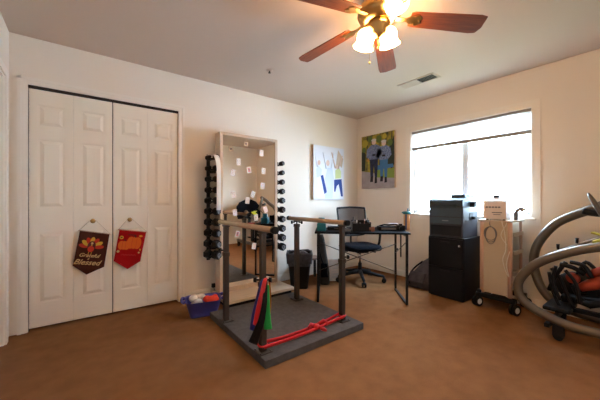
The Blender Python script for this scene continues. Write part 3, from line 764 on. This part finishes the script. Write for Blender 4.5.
# ------------------------------------------------------------ desk
DC = V((2.516, 2.192, 0)); DA = R(-42.7)
dk = thing('writing_desk', 'black folding desk with thin metal legs near the corner', 'desk', DC, DA)
L2, W2 = .462, .25
MB().b2((-L2-.035, -W2-.02, .732), (L2+.035, W2+.02, .75), .003).build('tabletop', 'desk_black', dk)
q = .011
for s in (-1, 1):
    for t_ in (-1, 1):
        MB().b2((s*L2-q, t_*W2-q, 0), (s*L2+q, t_*W2+q, .732)).build('leg', 'black_metal', dk)
    MB().b2((s*L2-q, -W2+q, .0), (s*L2+q, W2-q, .022)).b2((s*L2-q, -W2+q, .71), (s*L2+q, W2-q, .732)).b2((s*L2-.006, -.008, .45), (s*L2+.006, .008, .71)).build('side_rail', 'black_metal', dk)
for s in (-1, 1):
    MB().cyl((-s*L2, W2-.012*s, .22), (s*L2, W2-.012*s, .56), .005, seg=8).build('cross_brace', 'bronze_steel', dk)
MB().cyl((L2, -W2, .66), (L2-.0, W2, .45), .004, seg=6).cyl((L2, W2-.03, .50), (L2+.02, W2-.03, .50), .014, seg=10).build('side_brace', 'bronze_steel', dk)
ex = V((math.cos(DA), math.sin(DA), 0)); ey = V((-math.sin(DA), math.cos(DA), 0))
def desk_at(u, t):
    """point of the desk top on the vertical plane seen at column u, t across the desk"""
    a = ray(u, 200); n = V((-a.y, a.x, 0)); o = DC + ey*t
    s = -(o.dot(n)) / ex.dot(n); p = o + ex*s; p.z = .75; return p
# teal jar
p = desk_at(321.5, -.12); t = tag(MB().use('teal').b2((-.05, -.05, 0), (.05, .05, .085), .012).lathe([(.047, .08), (.038, .105), (.036, .14), (.030, .146), (0, .147)]).build('teal_container', None), 'teal square-shouldered container on the left end of the desk', 'container'); t.location = p; t.rotation_euler.z = DA
# laptop-like low black stand left of basket
p = desk_at(336, .05); t = thing('keyboard_tray', 'low flat black case lying left of the organizer on desk', 'case', p, DA)
MB().b2((-.10, -.08, 0), (.10, .08, .035), .006).build('case_body', 'black_plastic', t); MB().box((0, -.082, .018), (.05, .004, .010)).build('latch', 'dark_face', t)
t.name = 'flat_case'
# tape dispenser
p = desk_at(345, -.15); t = thing('tape_dispenser', 'silver and blue tape dispenser on the desk beside the black organizer', 'tape dispenser', p, DA)
MB().prism([(-.06, 0), (.06, 0), (.065, .02), (.03, .03), (-.02, .055), (-.06, .04)], .04, Matrix.Translation((0, .02, 0)) @ Matrix.Rotation(PI/2, 4, 'X')).build('dispenser_body', 'cable', t)
MB().cyl((-.015, -.016, .045), (-.015, .016, .045), .027, seg=20).build('tape_roll', 'chrome', t)
# organizer
p = desk_at(361, -.08); og = thing('desk_organizer', 'black mesh organizer box in the middle of the desk', 'organizer', p, DA)
m = MB(); a, b, h = .10, .07, .10
m.b2((-a, -b, 0), (a, b, .006)).b2((-a, -b, 0), (-a+.006, b, h)).b2((a-.006, -b, 0), (a, b, h)).b2((-a, -b, 0), (a, -b+.006, h*.85)).b2((-a, b-.006, 0), (a, b, h*1.15)).b2((-.01, -b, 0), (-.005, b, h*.9))
m.build('organizer_tray', 'black_metal', og)
p = desk_at(357, -.08); t = MB().b2((-.03, -.025, 0), (.03, .025, .12), .008).use('chrome').build('stapler', 'chrome'); 
bpy.data.objects.remove(t)
st = thing('stapler', 'grey stapler standing upright in the black organizer', 'stapler', desk_at(355.5, -.08)+V((0, 0, .006)), DA)
MB().b2((-.035, -.02, 0), (.0, .02, .105), .006).build('stapler_arm', 'cable', st); MB().b2((.006, -.02, 0), (.02, .02, .115), .004).build('stapler_base', 'chrome', st)
for k, (u, t_, hh_, mk, lab) in enumerate(((352.5, -.055, .14, 'black_plastic', 'black pen leaning at the left of the organizer'), (367, -.06, .13, 'black_plastic', 'black pen at the right corner of the organizer'), (364, -.05, .12, 'brown_item', 'brown pencil standing in the organizer'))):
    p = desk_at(u, t_) + V((0, 0, .007)); o = MB().cyl((0, 0, 0), (.012, 0, hh_), .005, .0045, seg=8).cyl((.012, 0, hh_), (.0125, 0, hh_+.008), .0045, .001, seg=8).build('pen' if mk != 'brown_item' else 'pencil', mk); o.location = p
    tag(o, lab, 'pen', 'pens in the organizer')
p = desk_at(371.5, -.12); o = MB().b2((-.03, -.03, 0), (.03, .03, .05), .006).b2((-.028, -.034, .02), (.028, -.028, .045), .003).build('wooden_block', 'brown_item'); o.location = p; o.rotation_euler.z = DA; tag(o, 'small reddish brown box on the desk right of organizer', 'box')
# camera bag lumps
p = desk_at(389, .02); cb = thing('camera_bag', 'long flat black camera bag lying on the right of the desk', 'bag', p, DA)
MB().b2((-.13, -.08, 0), (.13, .07, .045), .014).build('bag_body', 'black_fabric', cb); MB().b2((-.10, -.083, .012), (.06, -.078, .034), .002).build('pocket', 'cable', cb)
MB().tube([(-.12, 0, .04), (-.06, -.01, .062), (.0, .02, .058), (.07, -.02, .066), (.12, .01, .04)], .008, sub=5).build('strap', 'black_fabric', cb)
p = desk_at(395.5, .14); o = MB().b2((-.09, -.035, 0), (.05, .035, .058), .012).b2((-.08, -.03, .058), (.03, .03, .068), .003).build('tissue_pack', 'white_fabric'); o.location = p; o.rotation_euler.z = DA; tag(o, 'white packet behind the black camera bag on desk', 'packet')
p = desk_at(400.5, -.05); cm = thing('camera', 'small black camera on the desk beside the tan bottle', 'camera', p, DA)
MB().b2((-.045, -.025, 0), (.045, .025, .06), .008).b2((-.018, -.02, .06), (.018, .02, .078), .005).build('camera_body', 'black_plastic', cm); MB().cyl((0, -.025, .03), (0, -.06, .03), .023, seg=18).build('lens', 'black_metal', cm)
# bottle
p = desk_at(406.8, .08); bt_ = thing('drink_bottle', 'tan insulated bottle with teal lid at right end of desk', 'bottle', p, DA)
MB().lathe([(0, 0), (.034, 0), (.036, .004), (.036, .175), (.033, .18), (0, .18)]).build('bottle_body', 'tan_body', bt_)
for ang in (0, 120, 240):
    m = MB(); m.b2((.0355, -.009, .003), (.0378, .009, .176)); o = m.build('dark_stripe', 'navy_side', bt_); o.rotation_euler.z = R(ang+2)
MB().lathe([(0, .178), (.040, .178), (.043, .186), (.043, .205), (.036, .212), (0, .213)]).b2((-.055, -.008, .19), (-.038, .008, .205)).build('lid', 'teal', bt_)
MB().cyl((.012, 0, .21), (.008, 0, .245), .006, seg=8).build('straw', 'teal', bt_)

# things below / behind the desk
def floor_at(u, dist):
    a = ray(u, 200); a = a / a.dot(Fw); p = a*dist; p.z = 0; return p
# dark bag
p = floor_at(323.0, 3.72); bg = thing('hanging_bag', 'dark brown soft bag slumped beneath the left end of desk', 'bag', p, -YAW)
m = MB(); rs = []
for a, b, z, dx in ((.055, .04, 0, .02), (.065, .05, .02, .02), (.068, .055, .15, .015), (.060, .05, .32, .0), (.048, .04, .48, -.015), (.035, .028, .60, -.02), (.02, .015, .645, -.02)):
    rs.append([q_ + V((dx, 0, 0)) for q_ in rrect(a, b, min(a, b)*.7, z)])
skin(m, rs, True, True); m.build('bag_body', 'brown_leather', bg)
MB().tube([(-.05, -.03, .60), (-.04, -.055, .40), (.02, -.065, .22), (.06, -.055, .10)], .007, sub=5).build('bag_strap', 'black_fabric', bg)
MB().b2((-.03, -.064, .10), (.05, -.052, .28), .006).build('bag_pocket', 'black_fabric', bg)
# stool
p = floor_at(311, 3.98); sl = thing('step_stool', 'small low wooden stool behind the waste bin', 'stool', p, R(-10))
MB().b2((-.13, -.10, .275), (.13, .10, .30), .004).build('stool_top', 'stool_wood', sl)
for a in (-1, 1):
    for b in (-1, 1): MB().b2((a*.105-.014, b*.075-.014, 0), (a*.105+.014, b*.075+.014, .275)).build('leg', 'brown_leather', sl)
# paper box / leaning papers
p = floor_at(335, 3.86); pp = thing('paper_stack', 'white paper sheets leaning upright on the floor under desk', 'papers', p, -YAW+.2)
for k in range(4):
    m = MB(); m.box((.0, .018*k, .135), (.155-.008*k, .006, .265+.006*k), (R(-6), R(3-k), 0)); m.build('sheet', 'paper', pp)
m = MB()
for i in range(5):
    m.box((.0, -.0165-.002*(2-i), .06+.038*i), (.10-.02*(i % 2), .001, .006), (R(-6), 0, 0))
m.build('printed_lines', 'a_pale', pp)

# ------------------------------------------------------------ office chair
CA = DA + R(20)
ch = thing('office_chair', 'black mesh-back office chair on casters behind the desk', 'chair', (3.0, 2.6, 0), CA)
# local: -y faces the desk, +y is the back
for k, aw in enumerate((230, 302, 14, 86, 158)):
    a = R(aw) - CA; d_ = V((math.cos(a), math.sin(a), 0))
    m = MB(); m.loft([(d_*.02+V((0, 0, .125)), .032), (d_*.12+V((0, 0, .115)), .026), (d_*.22+V((0, 0, .095)), .021), (d_*.31+V((0, 0, .082)), .018)], 10, flat=.9)
    lg = m.build('base_leg', 'black_plastic', ch)
    n = V((-d_.y, d_.x, 0)); m = MB(); c0 = d_*.315 + V((0, 0, .029))
    for s in (-1, 1): m.cyl(c0+n*.008*s, c0+n*.026*s, .029, seg=16)
    m.cyl(c0+V((0, 0, .0)), c0+V((0, 0, .06)), .008, seg=8); m.sphere(c0+V((0, 0, .02)), .022, (1, 1, .9)); m.build('caster', 'black_rubber', lg)
MB().cyl((0, 0, .10), (0, 0, .24), .028, .024, seg=16).build('column_cover', 'black_plastic', ch)
MB().cyl((0, 0, .23), (0, 0, .42), .014, seg=14).build('gas_lift', 'chrome', ch)
MB().b2((-.08, -.10, .385), (.08, .10, .42), .008).cyl((.06, 0, .40), (.21, 0, .385), .006, seg=8).cyl((.19, 0, .387), (.235, 0, .375), .012, seg=8).build('tilt_mechanism', 'black_metal', ch)
m = MB(); rs = []
for a, b, z in ((.20, .19, .42), (.235, .22, .43), (.245, .232, .455), (.235, .222, .485), (.19, .18, .497)):
    rs.append(rrect(a, b, .10, z, 8))
skin(m, rs, True, True); m.build('seat', 'black_fabric', ch)
def bp(x, z, off=0.):
    cu = .05*(x/.2)**2; tt = (z-.55)/.45
    return V((x, .245 - cu*.6 + .085*tt**1.5 + off, z))
m = MB(); wb_, wt_ = .175, .215
out = [bp(-.20, .975), bp(0, .985), bp(.20, .975), bp(.213, .962), bp(.212, .80), bp(.20, .65), bp(.175, .60), bp(0, .585), bp(-.175, .60), bp(-.20, .65), bp(-.212, .80), bp(-.213, .962), bp(-.20, .975)]
bf = MB().tube(out, .014, sub=3, seg=8).build('back_frame', 'black_plastic', ch)
m = MB(); nf = 0; nx, nz = 10, 10; grid = []
for j in range(nz+1):
    z = .60 + .37*j/nz; hw_ = .19 + .018*min(1, j/nz*1.3)
    grid.append([m.bm.verts.new(bp(-hw_+2*hw_*i/nx, z)) for i in range(nx+1)])
for j in range(nz):
    for i in range(nx): m.bm.faces.new((grid[j][i], grid[j][i+1], grid[j+1][i+1], grid[j+1][i])).smooth = True
m.build('back_mesh', 'mesh_back', bf)
m = MB().tube([(0, .05, .40), (0, .20, .40), (0, .285, .46), (0, .29, .60), (0, .27, .70)], .022, sub=4, seg=10, flat=.6)
m.b2((-.14, .235, .62), (.14, .265, .70), .01); m.build('back_support', 'black_plastic', ch)
for s in (-1, 1):
    m = MB().tube([(s*.16, .04, .405), (s*.25, .02, .42), (s*.285, -.01, .50), (s*.29, -.03, .64)], .017, sub=4, seg=8)
    m.build('armrest_post', 'black_plastic', ch)
    MB().box((s*.29, -.04, .655+.02), (.06, .23, .03), (R(14), 0, 0), .01).build('armrest', 'black_plastic', ch)

# ------------------------------------------------------------ backpack, cabinet, printer
bpk = thing('backpack', 'grey-brown soft backpack slumped against the wall beside cabinet', 'backpack', (3.44, 1.93, 0), 0)
m = MB(); rs = []
for a, b, z, dx, dy in ((.13, .17, 0, -.02, .0), (.145, .19, .03, -.02, 0), (.13, .17, .12, .0, -.01), (.10, .13, .22, .04, -.04), (.075, .095, .31, .08, -.06), (.05, .05, .355, .10, -.07)):
    rs.append([p_ + V((dx, dy, 0)) for p_ in rrect(a, b, min(a, b)*.6, z)])
skin(m, rs, True, True); m.build('backpack_body', 'backpack', bpk)
MB().box((-.13, .02, .13), (.04, .20, .14), (0, R(25), 0), .015).build('front_pocket', 'backpack', bpk)
MB().tube([(-.15, .10, .04), (-.13, .13, .12), (-.06, .10, .22), (.02, .03, .31)], .010, sub=5).build('shoulder_strap', 'black_fabric', bpk)

cb = thing('filing_cabinet', 'black two-door cabinet below the window under the printer', 'cabinet', (3.42, 1.55, 0))
MB().b2((-.21, -.195, .01), (.22, .195, .68), .004).build('cabinet_body', 'cab_black', cb)
MB().b2((-.20, -.18, 0), (.21, .18, .012)).build('plinth', 'black_plastic', cb)
for z0, z1 in ((.03, .345), (.355, .665)):
    d_ = MB().b2((-.228, -.188, z0), (-.21, .188, z1), .004).build('drawer_front', 'cab_black', cb)
    MB().b2((-.236, -.05, z1-.045), (-.226, .05, z1-.03), .002).build('handle', 'black_metal', d_)
MB().cyl((-.229, -.155, .60), (-.236, -.155, .60), .011, seg=14).build('lock', 'chrome', cb)

pr = thing('printer', 'dark grey multifunction laser printer on the black cabinet', 'printer', (3.40, 1.555, .68))
m = MB(); m.b2((-.185, -.185, .0), (.185, .185, .345), .010); m.build('printer_body', 'printer_grey', pr, label=None)
MB().b2((-.1885, -.165, .02), (-.184, .165, .13), .002).build('paper_tray', 'cab_black', pr)
MB().b2((-.192, -.17, .23), (-.18, .17, .335), .003).b2((-.1895, -.17, .150), (-.184, .17, .22), .002).build('front_panel', 'printer_lid', pr)
MB().b2((-.1905, -.035, .178), (-.189, .035, .188)).build('nameplate', 'cap_face', pr)
MB().b2((-.03, -.1875, .19), (.06, -.1845, .27)).b2((.02, -.22, .2), (.06, -.186, .23)).build('side_port', 'black_plastic', pr)
m = MB(); m.prism([(-.19, 0), (.18, 0), (.18, .10), (.05, .105), (-.15, .085), (-.19, .065)], .37, Matrix.Translation((0, .185, .345)) @ Matrix.Rotation(PI/2, 4, 'X')); m.build('scanner_lid', 'printer_lid', pr)
m = MB(); m.b2((-.10, -.17, .43), (.13, -.02, .475), .010); m.build('document_feeder', 'printer_lid', pr)
MB().box((-.19, .03, .353), (.05, .30, .035), (0, R(-28), 0), .006).build('control_panel', 'printer_lid', pr)
MB().b2((-.05, -.30, .385), (.12, -.18, .391), .002).b2((-.02, -.235, .335), (.05, -.185, .385), .004).build('output_tray', 'black_plastic', pr)

# ------------------------------------------------------------ therapy cart with ultrasound unit
ct = thing('equipment_cart', 'beige rolling equipment cart with side shelves below the window', 'cart', (3.42, 1.085, 0))
MB().b2((-.165, -.105, .16), (-.135, .105, .875), .003).build('front_panel', 'cart_beige', ct)
for s in (-1, 1):
    MB().loft([(V((-.155, s*.120, .15)), .020), (V((-.155, s*.120, .885)), .020)], 10).build('column', 'cart_pink', ct)
    MB().loft([(V((.14, s*.125, .15)), .014), (V((.14, s*.125, .885)), .014)], 10).build('column', 'cart_pink', ct)
MB().b2((-.18, -.145, .875), (.18, .15, .893), .006).build('cart_top', 'cart_beige', ct)
for z in (.36, .56, .74):
    MB().b2((-.13, -.14, z), (.15, .13, z+.012), .003).b2((-.13, -.145, z), (.15, -.138, z+.035)).build('shelf', 'cart_beige', ct)
m = MB(); m.b2((-.19, -.17, .105), (-.12, .17, .145), .006).b2((.12, -.17, .105), (.18, .17, .145), .006).b2((-.17, -.04, .11), (.17, .04, .148), .006); m.build('wheel_base', 'black_metal', ct)
MB().b2((-.18, .12, .145), (-.10, .16, .175), .005).build('foot_bracket', 'black_plastic', ct)
for sx, sy in ((-1, 1), (-1, -1), (1, 1), (1, -1)):
    c0 = V((sx*.165+.0, sy*.16, .05))
    m = MB(); ax = V((.35, 1, 0)).normalized()
    for k in (-1, 1): m.cyl(c0+ax*.008*k, c0+ax*.026*k, .050, seg=24)
    m.cyl(c0, c0+V((0, 0, .06)), .010, seg=8); m.sphere(c0+V((0, 0, .035)), .032, (.8, .8, .8)); wl = m.build('caster', 'black_rubber', ct)
    m = MB()
    for k in (-1, 1): m.cyl(c0+ax*.024*k, c0+ax*.029*k, .030, .026, seg=20)
    m.build('wheel_cap', 'white_plastic', wl)
# coiled lead on the cart, hanging cables
m = MB()
for k in range(3):
    pts = []
    for i in range(25):
        a = 2*PI*i/24; pts.append((3.24-.004*k, 1.12+.045*math.cos(a)*(1+.12*k), .74+.085*math.sin(a)*(1-.1*k)+.01*k))
    m.tube(pts, .0035, seg=6)
m.tube([(3.242, 1.12, .82), (3.243, 1.13, .86), (3.25, 1.12, .90)], .0035, seg=6, sub=3)
tag(m.build('coiled_lead', 'cable'), 'dark coiled lead hanging on the front of the cart', 'cable')
m = MB(); m.tube([(3.27, 1.03, .905), (3.235, 1.02, .87), (3.236, 1.0, .78), (3.236, .99, .62), (3.236, 1.015, .52), (3.236, .995, .42), (3.236, .965, .36), (3.236, .985, .47), (3.24, .96, .60)], .004, seg=6, sub=6)
m.tube([(3.27, 1.00, .905), (3.235, .985, .86), (3.236, 1.03, .75), (3.236, .98, .66)], .0035, seg=6, sub=6)
tag(m.build('white_cable', 'cable_white'), 'pale cable looping down the front of the cart', 'cable')
un = thing('therapy_unit', 'cream therapy control unit with display on top of the cart', 'medical device', (3.37, 1.10, .893), R(6))
MB().prism([(-.13, 0), (.15, 0), (.15, .20), (.08, .245), (-.06, .215), (-.13, .180)], .19, Matrix.Translation((0, .095, .01)) @ Matrix.Rotation(PI/2, 4, 'X')).build('unit_body', 'device_white', un)
m = MB(); 
for i in range(5): m.box((-.1315, .065-.026*i, .128), (.001, .019, .014))
m.box((-.1315, -.02, .075), (.001, .085, .008)); m.box((-.1315, -.02, .055), (.001, .06, .006)); m.build('panel_marks', 'card_mark_dark', un)
MB().lathe([(0, 0), (.026, 0), (.024, .018), (0, .020)], Mx=Matrix.Translation((-.05, -.0, .228)) @ Matrix.Rotation(R(-16), 4, 'Y')).build('dial', 'black_plastic', un)
MB().tube([(-.02, -.06, .225), (.03, -.06, .265), (.10, -.06, .275), (.13, -.06, .22)], .009, sub=4).build('carry_handle', 'device_white', un)
for a in (-1, 1): 
    for b in (-.1, .12): MB().cyl((b, a*.07, 0), (b, a*.07, .012), .012, seg=10).build('rubber_foot', 'black_rubber', un)
hd = thing('applicator', 'grey curved treatment handpiece beside the therapy unit', 'handpiece', (3.42, .962, .893), 0)
MB().loft([(V((0, 0, 0)), .018), (V((0, 0, .06)), .018), (V((0, -.005, .085)), .016), (V((0, -.03, .112)), .017), (V((0, -.055, .105)), .022)], 12).build('handpiece_body', 'cable', hd)
MB().cyl((0, -.053, .107), (0, -.066, .094), .024, .024, seg=14).build('applicator_head', 'chrome', hd)

# ------------------------------------------------------------ exercise machine at the right
em = thing('exercise_machine', 'silver curved-tube exercise machine with red pads at the right', 'exercise machine', (3.17, .40, 0))
O = V((3.17, .40, 0))
def loc_(pts): return [V(p)-O for p in pts]
near = loc_([(2.95, .10, .83), (2.95, .33, .755), (2.95, .433, .72), (2.95, .569, .654), (2.95, .667, .59), (2.95, .746, .51), (2.95, .808, .403), (2.95, .808, .301), (2.95, .759, .231), (2.95, .636, .17), (2.95, .488, .134), (2.95, .33, .132), (2.95, .05, .132), (2.95, -.30, .14)])
MB().tube(near, .034, sub=5, seg=14).build('side_loop', 'silver_tube', em)
farp = loc_([(3.36, .10, 1.15), (3.37, .30, 1.08), (3.38, .439, 1.008), (3.4, .55, .952), (3.4, .649, .885), (3.4, .733, .778), (3.4, .799, .64), (3.4, .815, .495), (3.4, .785, .34), (3.4, .726, .226), (3.4, .64, .15), (3.4, .48, .115), (3.4, .2, .11), (3.4, -.3, .12)])
MB().tube(farp, .037, sub=5, seg=14).build('side_loop', 'silver_tube', em)
# handle pad
a1 = onp(588, 193, 0, 3.2) - O; a2 = onp(603, 216, 0, 3.2) - O
MB().loft([(a1, .012), (a1+(a2-a1)*.15, .024), (a1+(a2-a1)*.5, .034), (a2, .034), (a2+(a2-a1)*.5, .030)], 14, flat=.55, up=(1, 0, 0)).build('hand_grip', 'silver_tube', em)
MB().tube([onp(583, 211, 0, 3.25)-O, onp(592, 213, 0, 3.25)-O, onp(603, 214, 0, 3.25)-O], .026, sub=3).build('grip_joint', 'black_plastic', em)
rod = [onp(u, v, 0, 3.25)-O for u, v in ((531, 263), (560, 251), (600, 238), (630, 229))]
MB().tube(rod, .011, sub=3).build('cross_rod', 'silver_tube', em)
for u, v in ((558, 247), (577, 241)):
    p = onp(u, v, 0, 3.25)-O; MB().cyl(p+V((0, 0, -.02)), p+V((0, 0, .025)), .009, .012, seg=10).build('rod_peg', 'black_plastic', em)
# sleeve on near loop
p0, p1 = near[0], near[1]
MB().cyl(p0 + V((0, .14, -.045)), p0, .036, seg=14).build('loop_sleeve', 'silver_tube', em)
# black linkage
U = lambda u, v, x=3.15: onp(u, v, 0, x) - O
for pts, r in (([U(551, 268), U(560, 278), U(566, 292), U(574, 308)], .014), ([U(566, 262), U(556, 275), U(549, 290)], .016), ([U(560, 264), U(574, 268), U(585, 275)], .018),
               ([U(572, 285), U(580, 298), U(592, 308)], .014), ([U(549, 272), U(553, 292), U(561, 309)], .012), ([U(580, 270), U(586, 262), U(596, 270)], .014)):
    MB().tube(pts, r, sub=4, seg=10).build('linkage_arm', 'black_metal', em)
MB().box(U(560, 306, 3.2), (.30, .17, .035), None, .012).build('foot_plate', 'black_plastic', em)
MB().b2(U(560, 306, 3.2)+V((-.02, 0, -.02)), U(560, 306, 3.2)+V((.02, -.85, .01))).build('centre_beam', 'black_metal', em)
MB().box(V((3.17, .62, .10))-O, (.50, .035, .03), None, .004).build('cross_member', 'black_metal', em)
m = MB(); m.tube([U(574, 276), U(583, 270), U(590, 280), U(586, 292), U(576, 288), U(574, 276)], .010, sub=4, seg=8).build('pulley_bracket', 'black_metal', em)
MB().sphere(U(573, 278), .045, (.6, 1, 1)).build('knee_pad', 'red_pad', em)
m = MB(); m.loft([(U(580, 288), .030), (U(590, 285), .042), (U(604, 282), .050), (U(625, 275), .050)], 16); m.build('thigh_pad', 'red_pad', em)
MB().loft([(U(588, 276), .022), (U(596, 272), .03), (U(612, 268), .03)], 14).build('upper_pad', 'red_pad', em)
MB().loft([(U(575, 300), .02), (U(590, 305), .028), (U(606, 303), .028)], 12).build('roller', 'black_rubber', em)
MB().sphere(U(578, 287, 3.34), .15, (.35, 1, .85), 24).build('drive_housing', 'black_plastic', em)
m = MB(); m.box(U(590, 300, 3.28), (.16, .34, .06), (R(-6), 0, 0), .02); m.build('lower_cover', 'black_plastic', em)
for pts, r in (([U(556, 266, 3.08), U(553, 280, 3.08), U(560, 300, 3.08)], .012), ([U(565, 270, 3.05), U(576, 284, 3.05), U(580, 304, 3.05)], .013), ([U(570, 262, 3.1), U(584, 266, 3.1), U(592, 278, 3.1)], .016)):
    MB().tube(pts, r, sub=4, seg=10).build('linkage_arm', 'black_metal', em)
# yellow panel
m = MB(); c = U(600, 240, 3.05)
m.box(c+V((0, -.02, 0)), (.09, .12, .03), (R(-22), 0, 0), .008); m.box(c+V((0, .02, .045)), (.08, .05, .012), (R(18), 0, 0), .004); m.build('yellow_tray', 'yellow', em)
# feet
for x, y in ((2.955, .555), (3.38, .62), (2.95, -.25), (3.4, -.25)):
    m = MB(); c = V((x, y, 0))-O
    m.cyl(c+V((-.02, 0, .032)), c+V((.02, 0, .032)), .032, seg=16); m.b2(c+V((-.028, -.035, .03)), c+V((.028, .035, .125)), .008); m.build('foot', 'black_rubber', em)
# made-up seat and tall back, added out of frame to darken the mirror reflection
MB().box(V((3.17, .02, .52))-O, (.34, .34, .08), (R(8), 0, 0), .025).build('seat', 'red_pad', em)
MB().b2(V((3.14, -.02, .12))-O, V((3.20, .06, .50))-O, .006).build('added_seat_post', 'black_metal', em)
MB().prism([(-.27, -.2), (.27, -.2), (.30, -.05), (.28, .10), (.20, .20), (.08, .25), (-.08, .25), (-.20, .20), (-.28, .10), (-.30, -.05)], .10, Matrix.Translation(V((3.17, -.14, .86))-O) @ Matrix.Rotation(R(90+12), 4, 'X')).build('added_seat_back', 'black_fabric', em)
MB().b2(V((3.14, -.16, .46))-O, V((3.20, -.12, .70))-O, .006).build('added_back_post', 'black_metal', em)

# ------------------------------------------------------------ light, sky, camera
W = bpy.data.worlds.new('sky'); bpy.context.scene.world = W; W.use_nodes = True
W.cycles.sampling_method = 'MANUAL'; W.cycles.sample_map_resolution = 256
bgd = W.node_tree.nodes['Background']; bgd.inputs[0].default_value = (.55, .765, 1.0, 1); bgd.inputs[1].default_value = 29.
pl = bpy.data.lights.new('window_portal', 'AREA'); pl.shape = 'RECTANGLE'; pl.size = WY1-WY0; pl.size_y = WZ1-WZ0
po = bpy.data.objects.new('window_portal', pl); C.objects.link(po); po.location = (X1+T+.02, (WY0+WY1)/2, (WZ0+WZ1)/2)
po.rotation_euler = (0, R(90), 0); pl.size = WZ1-WZ0; pl.size_y = WY1-WY0
pl.cycles.is_portal = True

cam = bpy.data.cameras.new('camera'); co = bpy.data.objects.new('camera', cam); C.objects.link(co)
cam.sensor_width = 36; cam.lens = 36 * FPX / 600; cam.clip_start = .02
co.location = (0, 0, EYE); co.rotation_euler = (PI/2, 0, -YAW)
sc = bpy.context.scene; sc.camera = co
sc.view_settings.view_transform = 'Standard'; sc.view_settings.look = 'None'; sc.view_settings.gamma = 1
sc.view_settings.exposure = 1.05
sc.cycles.use_denoising = True; sc.cycles.max_bounces = 10; sc.cycles.diffuse_bounces = 6; sc.cycles.transparent_max_bounces = 12
sc.cycles.sample_clamp_indirect = 0.
sc.cycles.caustics_reflective = False; sc.cycles.caustics_refractive = False
